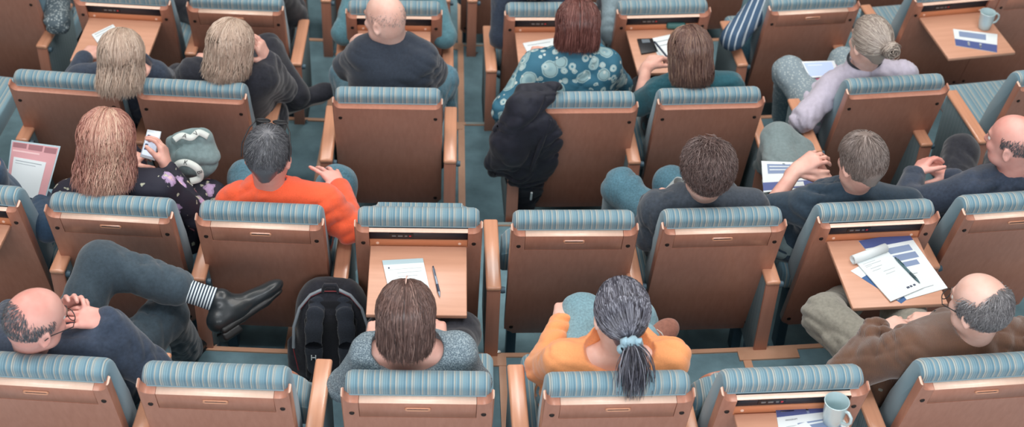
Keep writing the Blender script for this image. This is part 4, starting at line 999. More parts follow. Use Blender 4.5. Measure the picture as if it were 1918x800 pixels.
P=person('grey-brown-haired man in navy polo, bare forearms raised and fingers joined','D1640',A(1615,302,1.05,1),yaw=22,pitch=18,skin=SKIN,top=clothmat('navy_polo',(46,62,76),.12),trousers=GREYP,g=1.03,fold=.006,seed=39,sleeve=.45,collar=MATS['navy_polo'],
  shL=A(1515,383,.86,1),shR=A(1698,385,.86,1),elL=A(1440,392,.70,1),handL=(A(1492,318,.80,1),dirn(1492,318,.80,1520,300,.84,1),np.array([.2,.3,-1]),dict(curl=.6,thumb=.2)),
  elR=A(1600,375,.70,1),handR=(A(1552,345,.76,1),dirn(1552,345,.76,1525,305,.82,1),np.array([-.4,.2,-1]),dict(curl=.6,thumb=.3)),
  kneeL=A(1458,262,.58,1),kneeR=A(1492,290,.53,1),ankL=A(1435,330,.10,1),hipx=-.10,fat=1.05)
CUT=P; cap_under(P,HCUT,.007,.03)
short_hair(P['root'],P['H'],P['fr'],HCUT,15,4600,.05,-.62,thick=.012,lift=.003,mess=.10,org=P['org'],rad=.0012,whorl=(.05,-.15,1))
P=person('bald man in dark navy jacket cut by the right edge, hands clasped','D1870',A(1898,265,1.06,1),yaw=48,pitch=10,roll=-4,skin=SKINR,top=NAVY,trousers=BLACKC,g=1.04,fold=.007,seed=41,loose=.02,shL=A(1815,358,.86,1),shR=A(1985,345,.86,1),neck=A(1895,322,.92,1),
  elL=A(1695,385,.70,1),handL=(A(1712,330,.72,1),dirn(1712,330,.72,1738,295,.76,1),np.array([.8,.0,-.5]),dict(curl=.55)),elR=A(1850,370,.70,1),handR=(A(1778,335,.70,1),dirn(1778,335,.70,1735,305,.75,1),np.array([-.4,.1,-1]),dict(curl=.5)),
  kneeL=A(1800,285,.60,1),kneeR=A(1880,300,.52,1),ankL=A(1780,330,.12,1),collar=NAVY)
short_hair(P['root'],P['H'],P['fr'],HSP,17,1800,.014,-.55,bald=lambda d,r:(d[:,2]>.35+.08*r.normal(size=len(d))),thick=.002,lift=.001,mess=.2,org=P['org'],rad=.0008)
# --- third row
P=person('blonde woman before the top left tray, grey bag at her right','C120',A(228,105,1.03,2),yaw=-5,pitch=22,skin=SKIN,top=NAVY,trousers=BLACKC,g=.96,seed=43,hipx=.16,open_neck=.03,shL=A(150,152,.84,2),shR=A(290,145,.84,2),loose=.018,elR=A(305,150,.70,2))
cap_under(P,HBL,.010,.02)
long_hair(P['root'],P['H'],P['fr'],.14,HBL,5,.0,2200,flare=.02,wave=.008,thick=.020,org=P['org'],front=45,drop=unit(DN*.8-P['fr'][1]*.5),rad=.0017)
P=person('blonde woman in black top, hand to her face, leg crossed with black shoe','C360',A(432,85,1.04,2),yaw=-22,pitch=14,skin=SKIN,top=BLACKC,trousers=BLACKC,g=.97,seed=45,hipx=.12,shL=A(362,140,.86,2),shR=A(492,145,.86,2),loose=.02,
  elR=A(530,165,.68,2),handR=(A(500,112,.90,2),dirn(500,112,.90,484,80,1.0,2),np.array([-1,.2,0]),dict(curl=.25)),kneeR=A(500,95,.60,2),ankR=A(555,178,.42,2),kneeL=A(480,110,.54,2))
cap_under(P,HBL,.010,.02)
long_hair(P['root'],P['H'],P['fr'],.12,HBL,6,.0,2300,flare=.03,wave=.006,thick=.022,org=P['org'],front=45,drop=unit(DN*.85-P['fr'][1]*.4),rad=.0017)
sneaker(P,A(552,180,.43,2),dirn(552,180,.43,612,158,.45,2),unit(np.array([-.1,-.5,1])),BLACKC,flat('pale_sole',(196,188,180),.6),1.1)
org=P['org']; bm=bmesh.new(); q=P['WR']; v_=unit(P['ER']-q); e1=unit(np.cross(v_,UPV)); e2=np.cross(v_,e1)
bm_tube(bm,[q+v_*.03-org+(e1*math.cos(t)+e2*math.sin(t))*.031 for t in np.linspace(0,2*PI,20)],.004,6,False); from_bm('bracelet',bm,CHROME,P['root'],sharp=80)
P=person('bald man in black t-shirt leaning forward, face turned left','C727',A(722,34,1.07,2),yaw=52,pitch=14,roll=0,skin=SKINP,top=clothmat('ink_tshirt',(50,58,70),.1),trousers=JEANS,g=1.12,fat=1.15,fold=.007,seed=47,sleeve=.42,neck=A(735,68,.95,2),shL=A(686,98,.88,2),shR=A(786,108,.88,2),loose=.02,
  elL=A(648,128,.70,2),handL=(A(672,75,.80,2),dirn(672,75,.80,700,70,.85,2),DN,dict(curl=.5)),elR=A(815,140,.70,2),handR=(A(760,70,.66,2),np.array([-1,.5,0]),DN,{}),kneeL=A(648,140,.50,2),kneeR=A(828,150,.50,2),hipy=.40,nr=.062)
short_hair(P['root'],P['H'],P['fr'],HGY,19,500,.008,-.5,bald=lambda d,r:(d[:,2]>.3+.1*r.normal(size=len(d))),thick=.001,lift=.001,mess=.2,org=P['org'],rad=.0006)
P=person('auburn-haired woman in teal circle-print blouse bending over a notepad','C1115',A(1082,48,1.07,2),yaw=0,pitch=30,skin=SKIN,top=CIRC,trousers=BLACKC,g=1.06,fat=1.08,fold=.006,seed=49,neck=A(1080,90,.97,2),loose=.02,shL=A(1006,125,.87,2),shR=A(1132,122,.87,2),
  elL=A(950,205,.72,2),handL=(A(1000,110,.68,2),np.array([.4,1,0]),DN,{}),handR=(A(1110,90,.68,2),np.array([-.2,1,0]),DN,{}))
cap_under(P,HRED,.010,.02)
long_hair(P['root'],P['H'],P['fr'],.10,HRED,7,.0,2500,flare=.04,wave=.003,thick=.024,org=P['org'],front=45,drop=unit(DN*.9-P['fr'][1]*.2),rad=.0016)
P=person('brown-haired woman with blonde highlights in teal top writing with a pen','C1325',A(1292,98,1.04,2),yaw=18,pitch=24,roll=2,skin=SKIN,top=TEALC,trousers=BLACKC,g=.98,fold=.006,seed=51,open_neck=.025,shL=A(1236,172,.85,2),shR=A(1365,162,.85,2),sleeve=.5,
  elL=A(1198,195,.70,2),handL=(A(1210,128,.68,2),dirn(1210,128,.68,1236,100,.70,2),np.array([.5,.2,-1]),dict(curl=.6,thumb=.2)))
cap_under(P,HHL,.010,.02)
long_hair(P['root'],P['H'],P['fr'],.125,HHL,8,.0,2400,flare=.01,wave=.005,thick=.020,org=P['org'],front=45,drop=unit(DN*.85-P['fr'][1]*.3),rad=.0016,tonef=lambda az,s:.45*(np.abs(az)<1.15))
WRI=P
P=person('woman with ash-blonde bun in pale lilac shirt using a tablet','C1680',A(1630,78,1.05,2),yaw=24,pitch=14,skin=SKINP,top=LILAC,trousers=LHOUND,g=.98,fold=.008,seed=53,shL=A(1560,165,.86,2),shR=A(1692,142,.86,2),
  elL=A(1505,222,.68,2),handL=(A(1548,165,.70,2),dirn(1548,165,.70,1550,140,.70,2),np.array([.5,0,-1]),dict(curl=.4)),kneeL=A(1478,135,.60,2),ankL=A(1470,215,.15,2),kneeR=A(1580,118,.54,2),hipx=-.10,handR=(A(1600,150,.66,2),np.array([-.6,1,0]),DN,{}))
LIL=P; cap_under(P,HGB,.008,.04)
o_=P['org']; fr=P['fr']; H=P['H']; tie=H-fr[1]*.115+fr[2]*.0+fr[0]*.01
pony_hair(P,HGB,tie,14,1700)
def bun(P,mat,c,R,seed):
    r=np.random.default_rng(seed); out=[]; fr=P['fr']; ax=unit(-fr[1]); e1=fr[0]; e2=fr[2]
    for i in range(320):
        ph=r.uniform(0,6.28); rr=R*r.uniform(.35,1); h=r.normal()*.010+R*.35*(1-(rr/R)**2); seq=[]
        for j in range(12):
            t=ph+j*.33; q=rr*(1+.10*math.sin(t*3+seed+i*.01)); seq.append(c+ax*(h+.006*math.sin(t*2+i*.02))+e1*q*math.cos(t)+e2*q*.85*math.sin(t))
        out.append(seq)
    o=strands_mesh('hair_bun',np.array(out),.0022*r.uniform(.7,1.3,320),np.clip(r.normal(.5,.3,320),0,1),mat,P['root'],P['org'])
    return o
bun(P,HGB,tie-fr[1]*.014,.043,3)
bm=bmesh.new(); q=P['nb']-P['org']; bm_tube(bm,[q+UPV*(.020+.018*math.sin(-t)*-.3)+P['cf']*.074*math.sin(t)+P['sd']*.076*math.cos(t) for t in np.linspace(0,2*PI,28)],.007,6,False); from_bm('collar_trim',bm,BLACKC,P['root'],sharp=80)
# --- fourth row, mostly above the photo
P=person('person in houndstooth scarf in the top left corner','B50',A(60,-75,1.05,3),yaw=0,pitch=10,top=HOUND,trousers=BLACKC,bvox=.009,topvox=.008,seed=61,fold=.01,fat=1.1,shR=A(100,2,.86,3),shL=A(20,-4,.86,3),elR=A(108,42,.70,3))
short_hair(P['root'],P['H'],P['fr'],HB,5,900,.04,-.4,org=P['org'])
P=person('person in black beyond the top left tray seat','B445',A(430,-90,1.05,3),yaw=0,pitch=10,top=BLACKC,trousers=BLACKC,bvox=.009,topvox=.008,seed=62,kneeL=A(345,10,.52,3),kneeR=A(545,15,.52,3),shR=A(520,-20,.86,3))
short_hair(P['root'],P['H'],P['fr'],HB,6,900,.04,-.4,org=P['org'])
P=person('person in denim shirt seated beyond the bald man in black t-shirt','B738',A(738,-90,1.05,3),yaw=0,pitch=10,top=DENIMS,trousers=JEANS,bvox=.009,topvox=.008,seed=63,fat=1.1,elL=A(645,62,.72,3),elR=A(832,68,.72,3),shL=A(672,-18,.88,3),shR=A(805,-16,.88,3),g=1.1)
short_hair(P['root'],P['H'],P['fr'],HSP,7,900,.03,-.4,org=P['org'])
P=person('person in navy sleeve cut by the top edge beyond the patterned blouse','B1050',A(1000,-58,1.05,3),yaw=0,pitch=20,top=NAVY,trousers=BLACKC,bvox=.009,topvox=.008,seed=64,elL=A(938,70,.70,3),shL=A(945,-12,.88,3))
long_hair(P['root'],P['H'],P['fr'],.12,HBL,9,.0,900,thick=.02,org=P['org'],front=45)
P=person('person in pale grey-blue sleeve cut by the top edge beyond the note writer','B1235',A(1225,-80,1.05,3),yaw=0,pitch=10,top=clothmat('pale_grey_blue',(150,170,178),.08),trousers=BLACKC,bvox=.009,topvox=.008,seed=65,elL=A(1146,62,.70,3))
short_hair(P['root'],P['H'],P['fr'],HGY,8,900,.04,-.4,org=P['org'])
P=person('person in navy and white striped sweater, elbow on the armrest','B1510',A(1500,-75,1.05,3),yaw=10,pitch=14,top=STRIPS,trousers=JEANS,bvox=.009,topvox=.008,seed=66,g=1.08,fold=.004,shL=A(1432,2,.86,3),elL=A(1372,72,.72,3),handL=(A(1405,20,.72,3),np.array([.8,1,0]),DN,{}),kneeL=A(1390,85,.5,3))
short_hair(P['root'],P['H'],P['fr'],HB,9,900,.04,-.4,org=P['org'])
# ------------------------------------------------------------------ things on trays and laps
PAPER=flat('paper',(222,230,232),.8); PAPB=flat('grey_ruled_print',(176,186,196),.8); INDIGO=flat('indigo_print',(78,92,146),.6); SLBLUE=flat('slate_blue_print',(128,146,178),.7); BLUEP=flat('blue_card',(56,96,146),.6)
INK=flat('ink',(70,80,100),.8); LINEG=flat('pencil_grey',(160,170,176),.8); MUGM=flat('pale_glaze',(182,204,208),.18,0,.6); PINKP=flat('pink_print',(214,160,164),.7); ROSEP=flat('rose_print',(160,112,118),.7)
def quad_frame(c):
    c=[np.asarray(q,float) for q in c]
    n=np.cross(c[1]-c[0],c[2]-c[0]); e=np.array([0,0,CZ]); v=c[3]-e; c[3]=e+v*(((c[0]-e)@n)/(v@n))
    return lambda u,v:(c[0]*(1-u)+c[1]*u)*(1-v)+(c[3]*(1-u)+c[2]*u)*v
def sheet(name,label,cat,corners,mat,thick=.0015,blocks=(),group=None,curlfn=None,parent=None,pname='printed_block',texts=()):
    """corners: world points far-left, far-right, near-right, near-left"""
    B=quad_frame(corners); O=B(.5,.5); up=unit(np.cross(B(1,.5)-B(0,.5),B(.5,0)-B(.5,1)))
    if up[2]<0: up=-up
    bm=bmesh.new(); bm_prism(bm,[(0,0),(1,0),(1,1),(0,1)],lambda u,v,t:Vector(B(u,v)-O+up*t),0,thick)
    o=from_bm(name,bm,mat,parent,smooth=False); o.location=O
    if label: tag(o,label,cat,group)
    for (u0,v0,u1,v1,m) in blocks:
        bm=bmesh.new(); bm_prism(bm,[(u0,v0),(u1,v0),(u1,v1),(u0,v1)],lambda u,v,t:Vector(B(u,v)-O+up*t),thick-.0001,thick+.00035); from_bm(pname,bm,m,o,smooth=False)
    for (txt,u0,v0,h,m) in texts:
        X=unit(B(1,.5)-B(0,.5)); Y=unit(np.cross(up,X)); text(txt,h,B(u0,v0)-O+up*(thick+.0006),X,Y,m,o)
    return o
def text(s,h,loc,X,Y,mat,parent,name='lettering'):
    cu=bpy.data.curves.new('t','FONT'); cu.body=s; cu.size=h; cu.extrude=.0001; to=bpy.data.objects.new('t',cu); C.objects.link(to)
    dg=bpy.context.evaluated_depsgraph_get(); me=bpy.data.meshes.new_from_object(to.evaluated_get(dg)); bpy.data.objects.remove(to)
    Z=np.cross(X,Y); M=Matrix(((X[0],Y[0],Z[0],loc[0]),(X[1],Y[1],Z[1],loc[1]),(X[2],Y[2],Z[2],loc[2]),(0,0,0,1))); me.transform(M)
    me.materials.clear(); return mesh_obj(name,me,mat,parent,smooth=False)
TT=.7935
def PX(k,h,*q): return [A(x,y,h,k) for x,y in q]
def pen(label,a,b,k,h,mat,clip=True,mat2=None):
    pa,pb=A(*a,h,k),A(*b,h,k); O=(pa+pb)/2; d=unit(pb-pa); L=np.linalg.norm(pb-pa)
    o=tube('pen',[pa-O,pa-O+d*L*.1,pb-O-d*L*.14,pb-O],[.0042,.0048,.0048,.0012],mat); o.location=O; tag(o,label,'pen')
    if clip:
        tube('pen_clip',[pa-O+UPV*.006+d*.004,pa-O+UPV*.007+d*L*.3],.0013,mat2 or BLACKP,o,6); tube('push_button',[pa-O-d*.012,pa-O],.0028,mat2 or BLACKP,o,8)
        tube('grip',[pb-O-d*L*.42,pb-O-d*L*.16],.0053,mat2 or BLACKP,o,10)
    return o
PENS=flat('silver_blue_plastic',(150,166,184),.3,.3)
lines=lambda u0,u1,v0,v1,n,m:[(u0+.0*i,v0+(v1-v0)*i/n,u1-(.06*((i*7)%5)),v0+(v1-v0)*i/n+.006,m) for i in range(n)]
o=sheet('notepad','white lined notepad on the open tray before the bob-haired woman','notepad',PX(1,TT,(716,490),(792,486),(812,577),(738,590)),PAPER,.006,[(0,0,1,.09,flat('pad_binding',(176,200,208),.6)),(.10,.14,.14,.17,INK)]+lines(.3,.9,.26,.7,6,LINEG)[:4]+[(.08,.19,.92,.194,LINEG)],texts=[])
pen('silver-blue ballpoint pen beside the white lined notepad',(812,503),(824,556),1,TT+.005,PENS,True,flat('navy_plastic',(40,54,76),.3))
sheet('programme','printed programme sheet with indigo header lying under a rolled notepad','programme',PX(1,TT,(1608,452),(1700,436),(1775,540),(1698,562)),PAPER,.002,[(.0,.0,1,.14,INDIGO),(.28,.20,.86,.30,SLBLUE),(.30,.33,.88,.43,SLBLUE),(.36,.46,.80,.54,SLBLUE),(.1,.22,.25,.24,LINEG),(.42,.66,.62,.67,LINEG),(.42,.70,.55,.71,LINEG),(.45,.90,.75,.91,LINEG)],texts=[])
sheet('leaflet','blue-cornered leaflet sticking out beneath the rolled notepad pages','leaflet',PX(1,TT-.001,(1593,508),(1618,494),(1700,560),(1688,569)),BLUEP,.001,[(.0,.0,.9,.22,PAPER),(.1,.85,.9,.92,PAPER)])
np_=sheet('notepad','notepad with its used pages rolled back at the top','notepad',PX(1,TT+.003,(1601,490),(1660,470),(1730,540),(1668,566)),PAPER,.004,[(.12,.12,.5,.126,LINEG),(.12,.17,.62,.178,LINEG),(.12,.2,.3,.206,LINEG),(.2,.26,.55,.268,LINEG),(.2,.32,.45,.327,LINEG),(.45,.40,.8,.408,LINEG),(.45,.47,.72,.477,LINEG),(.62,.86,.70,.90,INK),(.72,.86,.78,.90,INK),(.82,.86,.88,.90,INK)])
a_,b_=A(1597,486,TT+.020,1),A(1659,463,TT+.020,1); bm=bmesh.new(); X=unit(b_-a_); e1=UPV; e2=np.cross(X,e1); O=np.array(np_.location)
for j in range(2):
    sp=[]
    for i in range(40):
        t=i/39*2*PI*1.8; r_=.019-.006*i/39; sp.append((r_*math.cos(t-PI/2)*1.0,r_*math.sin(t-PI/2)))
va=[bm.verts.new(a_-O+e2*u_+e1*(w_-.002)) for u_,w_ in sp]; vb=[bm.verts.new(b_-O+e2*u_+e1*(w_-.002)) for u_,w_ in sp]
for i in range(39): bm.faces.new([va[i],va[i+1],vb[i+1],vb[i]])
rp=from_bm('rolled_page',bm,PAPER,np_,sharp=80); md=rp.modifiers.new('s','SOLIDIFY'); md.thickness=.0012
pen('dark teal ballpoint pen lying across the notepad with rolled pages',(1680,486),(1723,530),1,TT+.011,flat('teal_pen_plastic',(70,104,112),.35),True,flat('dark_teal_plastic',(34,62,70),.35))
sheet('programme','programme reading PROGRAM on the tray under the nearest mug','programme',PX(0,TT,(1452,763),(1560,757),(1590,800),(1462,830)),PAPER,.002,[(0,0,1,.30,INDIGO),(.05,.07,.32,.10,PAPER),(.08,.13,.30,.16,PAPER),(.5,0,.54,.29,SLBLUE),(.30,.55,.95,.60,SLBLUE),(.12,.60,.28,.615,LINEG),(.12,.67,.28,.685,LINEG),(.12,.74,.28,.755,LINEG),(.34,.66,.9,.95,SLBLUE)],texts=[('PROGRAM',.13,.44,.0085,INK)])
sheet('note_card','small blank white card lying on the programme beside the nearest mug','card',PX(0,TT+.003,(1484,800),(1510,790),(1526,806),(1500,818)),PAPER,.001)
def mug(label,c,ang,s=1.0):
    bm=bmesh.new(); bm_lathe(bm,[(0,.0),(.028,0),(.031,.003),(.0355,.04),(.0395,.092),(.0405,.096),(.0385,.097),(.0365,.092),(.033,.04),(.029,.008),(0,.006)],40); 
    for v in bm.verts: v.co*=s
    o=from_bm('mug',bm,MUGM,sharp=60); o.location=c; tag(o,label,'mug','pale mugs on trays' if 0 else None)
    d=np.array([math.cos(ang),math.sin(ang),0])
    pts=[d*.036+UPV*.080,d*.050+UPV*.084,d*.064+UPV*.072,d*.066+UPV*.052,d*.056+UPV*.032,d*.033+UPV*.024]
    sm=[]; 
    for i in range(len(pts)-1):
        for t in (0,.5): sm.append((pts[i]*(1-t)+pts[i+1]*t)*s)
    sm.append(pts[-1]*s); tube('mug_handle',sm,.0052*s,MUGM,o,10); return o
rim=A(1568,752,TT+.097,0); mug('pale blue-grey mug standing on the programme in the nearest row',(rim[0],rim[1],TT+.002),-.9,1.0)
b_=A(1843,52,TT,3); mug('pale mug on the open tray at the top right',tuple(b_),.15,1.0)
sheet('leaflet','blue and white leaflet near the mug on the top right tray','leaflet',PX(3,TT,(1785,55),(1868,65),(1867,99),(1790,86)),PAPER,.003,[(.12,.1,.74,.42,SLBLUE),(0,.60,1,1,INDIGO),(.3,.66,.35,.9,PAPER),(.58,.66,.63,.92,PAPER)])
sheet('notepad','small notepad on the open tray at top left','notepad',PX(3,TT,(172,66),(212,47),(226,64),(186,86)),PAPER,.005,[(.1,.1,.9,.16,LINEG),(.1,.3,.9,.34,LINEG)])
sheet('notepad','notepad under the auburn-haired woman bending forward','notepad',PX(3,TT,(979,82),(1040,72),(1052,98),(992,108)),PAPER,.004,[(.1,.2,.8,.24,LINEG)])
sheet('notepad','notepad beside the black phone, under the writing hand','notepad',PX(3,TT,(1216,74),(1272,62),(1288,100),(1236,112)),PAPER,.004,[(.1,.2,.8,.24,LINEG),(.1,.4,.8,.44,LINEG)])
def slab(name,label,cat,corners,mat,thick,bev=.003,kids=(),group=None):
    B=quad_frame(corners); O=B(.5,.5); up=unit(np.cross(B(1,.5)-B(0,.5),B(.5,0)-B(.5,1))); up=up if up[2]>0 else -up
    bm=bmesh.new(); bm_prism(bm,[(0,0),(1,0),(1,1),(0,1)],lambda u,v,t:Vector(B(u,v)-O+up*t),0,thick,bev*.6,2); o=from_bm(name,bm,mat); o.location=O; tag(o,label,cat,group)
    for (n_,u0,v0,u1,v1,m_,t_) in kids:
        bm=bmesh.new(); bm_prism(bm,[(u0,v0),(u1,v0),(u1,v1),(u0,v1)],lambda u,v,t:Vector(B(u,v)-O+up*t),thick-.0005,thick+t_); from_bm(n_,bm,m_,o,smooth=False)
    return o
slab('phone','black phone with round camera lying on the note writer tray','phone',PX(3,TT,(1193,75),(1222,74),(1232,98),(1201,103)),BLACKP,.009,.004,[('camera_lens',.25,.08,.75,.32,flat('lens_grey',(110,120,128),.2),.001)])
bm=bmesh.new(); cc=A(1266,50,TT+.012,3); bm_tube(bm,[(-.05,0,0),(-.042,0,0),(.042,0,0),(.05,0,0)],[.008,.018,.018,.008],14); o=from_bm('glasses_case',bm,flat('green_case',(60,110,108),.5)); o.location=cc+UPV*.006; tag(o,'green glasses case at the far edge of the note writer tray','case')
pen('dark blue pen held by the woman in teal',(1226,78),(1254,112),3,TT+.03,flat('navy_plastic',(40,54,76),.3),False)
sheet('paper_sheet','sheet of paper on the lap of the man in orange','paper',PX(1,.66,(566,347),(618,356),(612,372),(552,362)),PAPER,.002,[(.05,.08,.9,.16,LINEG)])
o=slab('document_folder','clear plastic folder of pink and white papers held at left edge','folder',[A(22,262,.86,1),A(114,274,.86,1),A(85,378,.68,1),A(10,356,.68,1)],flat('clear_blue_plastic',(176,198,206),.25),.003,.002,
 [('pink_form',.03,.03,.97,.97,PINKP,.0008),('rose_header',.05,.04,.33,.13,ROSEP,.0014),('rose_header',.37,.04,.66,.14,ROSEP,.0014),('rose_header',.70,.05,.95,.15,ROSEP,.0014),('pink_line',.06,.18,.62,.21,flat('pale_pink_print',(232,196,196),.7),.0012),('white_sheet',.10,.32,.80,1.0,PAPER,.0022),('grey_line',.15,.37,.72,.385,LINEG,.0027),('grey_line',.15,.42,.6,.43,LINEG,.0027)])
slab('phone','white phone with lit screen held by the woman in floral blouse','phone',[A(277,243,.90,1),A(303,247,.90,1),A(291,302,.82,1),A(263,294,.82,1)],flat('white_phone',(196,208,216),.25),.008,.004,[('screen',.08,.10,.92,.90,flat('lit_screen',(206,220,240),.2,emit=.5),.0006)]+[('app_row',.14,.18+.16*i,.34,.24+.16*i,flat('app_dark',(70,80,110),.3),.0012) for i in range(4)])
bm=bmesh.new(); bm_lathe(bm,[(0,0),(.028,0),(.036,.085),(.037,.088),(.034,.086),(.026,.01),(0,.01)],28); o=from_bm('paper_cup',bm,flat('white_cup',(222,232,232),.4)); o.location=A(1252,366,.70,1); o.rotation_euler=(.25,.5,0); tag(o,'white cup held low by the person with tousled hair','cup')
slab('programme','programme with indigo lower half on the lap of the man in navy polo','programme',[A(1426,302,.62,1),A(1512,305,.66,1),A(1528,352,.66,1),A(1430,361,.62,1)],PAPER,.002,.001,[('printed_block',.12,.1,.72,.42,SLBLUE,.0006),('printed_block',.0,.70,1,.95,INDIGO,.0006),('white_logo',.55,.74,.8,.90,PAPER,.0012),('white_line',.16,.17,.68,.2,PAPER,.0012),('white_line',.16,.28,.68,.31,PAPER,.0012)])
slab('tablet','white tablet with pale blue screen on the lap of the lilac shirt woman','tablet',[A(1496,117,.66,2),A(1562,115,.66,2),A(1572,143,.63,2),A(1512,148,.63,2)],flat('white_tablet',(214,222,228),.3),.009,.004,[('screen',.10,.10,.90,.92,flat('tablet_screen',(150,170,212),.2,emit=.35),.0006),('screen_line',.18,.25,.6,.29,flat('screen_white',(214,226,240),.3),.0010)])
slab('tablet_sleeve','pink sleeve peeking out beneath the white tablet','sleeve',[A(1500,124,.645,2),A(1566,122,.645,2),A(1574,150,.615,2),A(1510,157,.615,2)],flat('pink_felt',(214,120,150),.8),.006,.002)
# --- black backpack on the floor between the rows
def bp():
    root=empty('backpack',(0,0,0)); base=np.array([-.43,4.20,0.0]); 
    tag(root,'black backpack with grey piping and two padded straps on the floor','backpack')
    f=unit([.0,.35,1.0]); n=unit(np.cross([1,0,0],f)); n=-n if n[1]>0 else n; X=np.array([1.,0,0]); R=np.stack([X,n,f],1)
    L=lambda x,y,z: base+X*x+n*y+f*z
    root.location=base; org=base
    pr=[rbox(L(0,-.07,.15),(.135,.075,.14),R,.05,.04),cap(L(-.055,-.07,.30),L(.055,-.07,.30),.085,.085,.05),cap(L(-.04,-.06,.36),L(.04,-.06,.36),.075,.075,.05),rbox(L(0,-.12,.14),(.10,.07,.11),R,.04,.04),
        cap(L(-.14,-.06,.07),L(-.145,-.06,.16),.035,.03,.03),cap(L(.14,-.06,.07),L(.145,-.06,.16),.035,.03,.03)]
    solid('bag_body',pr,BLACKC,root,.006,folds(.004,60,5),(),org,1)
    rim=[L(-.128,.005,.08),L(-.145,.005,.17),L(-.142,.005,.26),L(-.118,.005,.34),L(-.075,.004,.395),L(-.03,.004,.418),L(.03,.004,.418),L(.075,.004,.395),L(.118,.005,.34),L(.142,.005,.26),L(.145,.005,.17),L(.128,.005,.08)]
    GP=flat('grey_piping',(150,160,168),.5); RP=flat('red_piping',(150,60,66),.6)
    tube('piping',[q-org for q in rim[1:6]],.0065,GP,root,8); tube('piping',[q-org for q in rim[6:11]],.0065,GP,root,8); tube('red_trim',[q-org+n*.003-f*.006 for q in rim],.0025,RP,root,6)
    PAD=clothmat('padded_mesh',(46,52,62),.15,200)
    solid('back_padding',[rbox(L(-.0,.010,.17),(.10,.012,.13),R,.012,.03),rbox(L(0,.010,.33),(.085,.012,.05),R,.012,.03)],clothmat('black_mesh',(30,32,38),.15,220),root,.006,None,(),org,1)
    for s in(-1,1):
        pts=[L(s*.048,.012,.36),L(s*.056,.040,.33),L(s*.062,.052,.27),L(s*.064,.046,.18),L(s*.062,.034,.10)]
        P_=[cap(a,b,.033,.031,.012,(n,.30)) for a,b in zip(pts,pts[1:])]
        st=solid('shoulder_strap',P_,PAD,root,.005,None,(),org,1)
        tube('webbing',[q-org for q in (L(s*.062,.034,.10),L(s*.075,.02,.04),L(s*.09,.0,.0))],.008,BLACKC,root,6)
        if s<0:
            c=L(s*.064,.058,.155)-org
            for a,b in(((-.008,-.010),(-.008,.010)),((.008,-.010),(.008,.010)),((-.008,.0),(.008,.0))):
                tube('logo',[c+X*a[0]+f*a[1],c+X*b[0]+f*b[1]],.0022,PAPER,st,6)
    tube('carry_loop',[q-org for q in (L(-.032,.0,.405),L(-.02,.012,.44),L(.02,.012,.44),L(.032,.0,.405))],.0085,BLACKC,root,8)
    tube('zip',[q-org-n*.035 for q in rim],.003,BLACKP,root,6)
bp()
# --- dark coat over the seat back
def coat():
    x,y,a,k=CH['C1115']; r=math.radians(a); M=Matrix.Translation((x,y,-k*STEP))@Euler((0,0,r)).to_matrix().to_4x4()
    pw=lambda u,v,w: np.array(M@pan(u,v,w)); org=pw(-.25,0,0); nn=unit(pw(0,0,1)-pw(0,0,0))
    root=empty('coat',tuple(org)); tag(root,'dark navy coat hung over the left side of a seat back','coat')
    fl=(nn,.42)
    pr=[cap(pw(-.27,.030,.02),pw(-.13,.040,.05),.035,.022,.03),cap(pw(-.27,.035,.07),pw(-.10,.035,.09),.030,.015,.03),cap(pw(-.27,.02,.0),pw(-.21,-.12,-.04),.060,.085,.05,fl),cap(pw(-.21,-.12,-.04),pw(-.205,-.36,-.045),.090,.092,.05,fl),cap(pw(-.20,-.34,-.045),pw(-.235,-.62,-.04),.085,.062,.04,fl),cap(pw(-.235,-.6,-.04),pw(-.245,-.82,-.035),.062,.055,.03,fl),
        cap(pw(-.28,-.0,-.01),pw(-.32,-.18,-.04),.060,.075,.05),cap(pw(-.32,-.18,-.04),pw(-.37,-.34,-.03),.072,.045,.05),cap(pw(-.37,-.33,-.03),pw(-.38,-.44,-.02),.042,.022,.03),cap(pw(-.30,-.25,-.05),pw(-.27,-.45,-.05),.065,.045,.05)]
    CO=clothmat('coat_nylon',(38,40,50),.2,30,.55,.3,.1)
    solid('coat_body',pr,CO,root,.006,folds(.024,60,4,(.8,.1,.3)),(),org,1,.03)
    tube('lapel',[q-org for q in (pw(-.15,-.02,-.05),pw(-.19,-.15,-.095),pw(-.22,-.32,-.10))],[.006,.012,.006],CO,root,8)
    tube('zip_pull',[q-org for q in (pw(-.205,-.50,-.095),pw(-.205,-.56,-.090))],.005,PAPER,root,8)
coat()
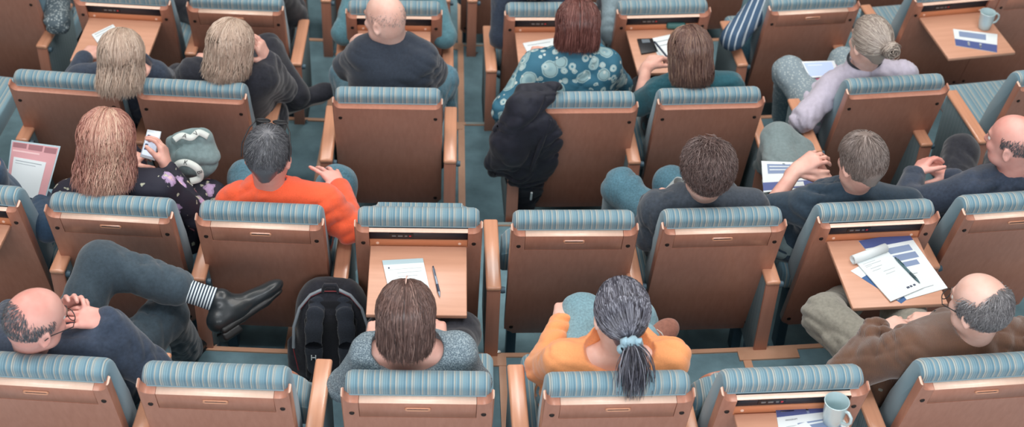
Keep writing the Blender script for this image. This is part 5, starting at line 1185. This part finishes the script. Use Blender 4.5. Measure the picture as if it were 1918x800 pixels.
# --- grey-green bag on the lap of the woman in floral blouse
def lapbag():
    c=A(362,292,.68,1); root=empty('shoulder_bag',tuple(c)); tag(root,'grey-green fabric bag with lettered white strap beside the phone','bag'); org=c
    BM=clothmat('sage_canvas',(120,142,144),.1,60,.85,.4); ST=flat('lettered_strap',(204,212,208),.8)
    pts=PX(1,.72,(335,262),(388,262),(396,300),(352,322))
    pr=[cap(A(338,268,.72,1),A(378,262,.74,1),.045,.050,.03),cap(A(350,295,.68,1),A(385,290,.68,1),.060,.055,.03),cap(A(362,275,.70,1),A(370,310,.64,1),.055,.050,.03),cap(A(340,300,.66,1),A(352,322,.62,1),.04,.03,.02)]
    solid('bag_body',pr,BM,root,.006,folds(.020,70,9,(.5,.5,.3)),(),org,1,.02)
    def ribbon(name,P_,w,letters=None):
        pts=[np.array(q)-org for q in P_]; fine=[]
        for i in range(len(pts)-1):
            p0=pts[max(i-1,0)];p1=pts[i];p2=pts[i+1];p3=pts[min(i+2,len(pts)-1)]
            for t in np.linspace(0,1,7)[:-1]: fine.append(.5*((2*p1)+(-p0+p2)*t+(2*p0-5*p1+4*p2-p3)*t*t+(-p0+3*p1-3*p2+p3)*t**3))
        fine.append(pts[-1]); bm=bmesh.new(); L_=[];R_=[]; toc=unit(np.array([0,-.55,.83]))
        for i,q in enumerate(fine):
            t=unit(fine[min(i+1,len(fine)-1)]-fine[max(i-1,0)]); s=unit(np.cross(t,toc))*w/2; L_.append(bm.verts.new(q-s));R_.append(bm.verts.new(q+s))
        for i in range(len(fine)-1): bm.faces.new([L_[i],R_[i],R_[i+1],L_[i+1]])
        o=from_bm(name,bm,ST,root,sharp=80); md=o.modifiers.new('s','SOLIDIFY'); md.thickness=.003; md.offset=0
        if letters:
            step=len(fine)//(len(letters)+1)
            for j,chh in enumerate(letters):
                i=step*(j+1); t=unit(fine[min(i+1,len(fine)-1)]-fine[i-1]); Y=unit(np.cross(toc,t)); 
                text(chh,w*1.0,fine[i]-t*w*.3-Y*w*.34+toc*.004,t,Y,BLACKP,o)
        return o
    ribbon('strap',[A(326,262,.79,1),A(340,254,.80,1),A(358,258,.79,1),A(372,248,.80,1),A(390,256,.78,1)],.026,'AV')
    ribbon('strap',[A(322,318,.72,1),A(336,306,.75,1),A(354,306,.76,1),A(372,318,.74,1),A(374,334,.70,1),A(356,340,.69,1)],.028,'KB')
    ribbon('strap',[A(330,348,.68,1),A(342,343,.70,1),A(358,352,.69,1)],.026,'OV')
lapbag()
# ------------------------------------------------------------------ light
w=bpy.data.worlds.new('world'); bpy.context.scene.world=w; w.use_nodes=True
bg=w.node_tree.nodes['Background']; bg.inputs[0].default_value=(.86,.88,.92,1); bg.inputs[1].default_value=1.0
def area(loc,size,power,col,rot=(0,0,0)):
    l=bpy.data.lights.new('ceiling_or_fill_lamp','AREA'); l.shape='RECTANGLE'; l.size=size[0]; l.size_y=size[1]; l.energy=power; l.color=col
    o=bpy.data.objects.new('ceiling_or_fill_lamp',l); C.objects.link(o); o.location=loc; o.rotation_euler=rot; return o
area((-3,5.5,6.5),(2,5),225,(1,.94,.88)); area((3,5.5,6.5),(2,5),225,(1,.94,.88))
area((0,10,6.5),(6,1.5),200,(1,.95,.9)); area((0,2.5,6.8),(6,1),140,(.9,.95,1))
area((0,-5.2,6.2),(8,3),620,(.95,.97,1),(math.radians(65),0,0))  # unseen fill added behind the camera to brighten the seat backs, no ceiling lamp
for y_ in (8.65,9.25,10.85,11.45): area((.55,y_,6.4),(.5,.07),16,(1,.98,.95))
vs=bpy.context.scene.view_settings; bpy.context.scene.display_settings.display_device='sRGB'
vs.view_transform='Standard'; vs.look='None'; vs.gamma=1; vs.use_curve_mapping=False; vs.exposure=-.04
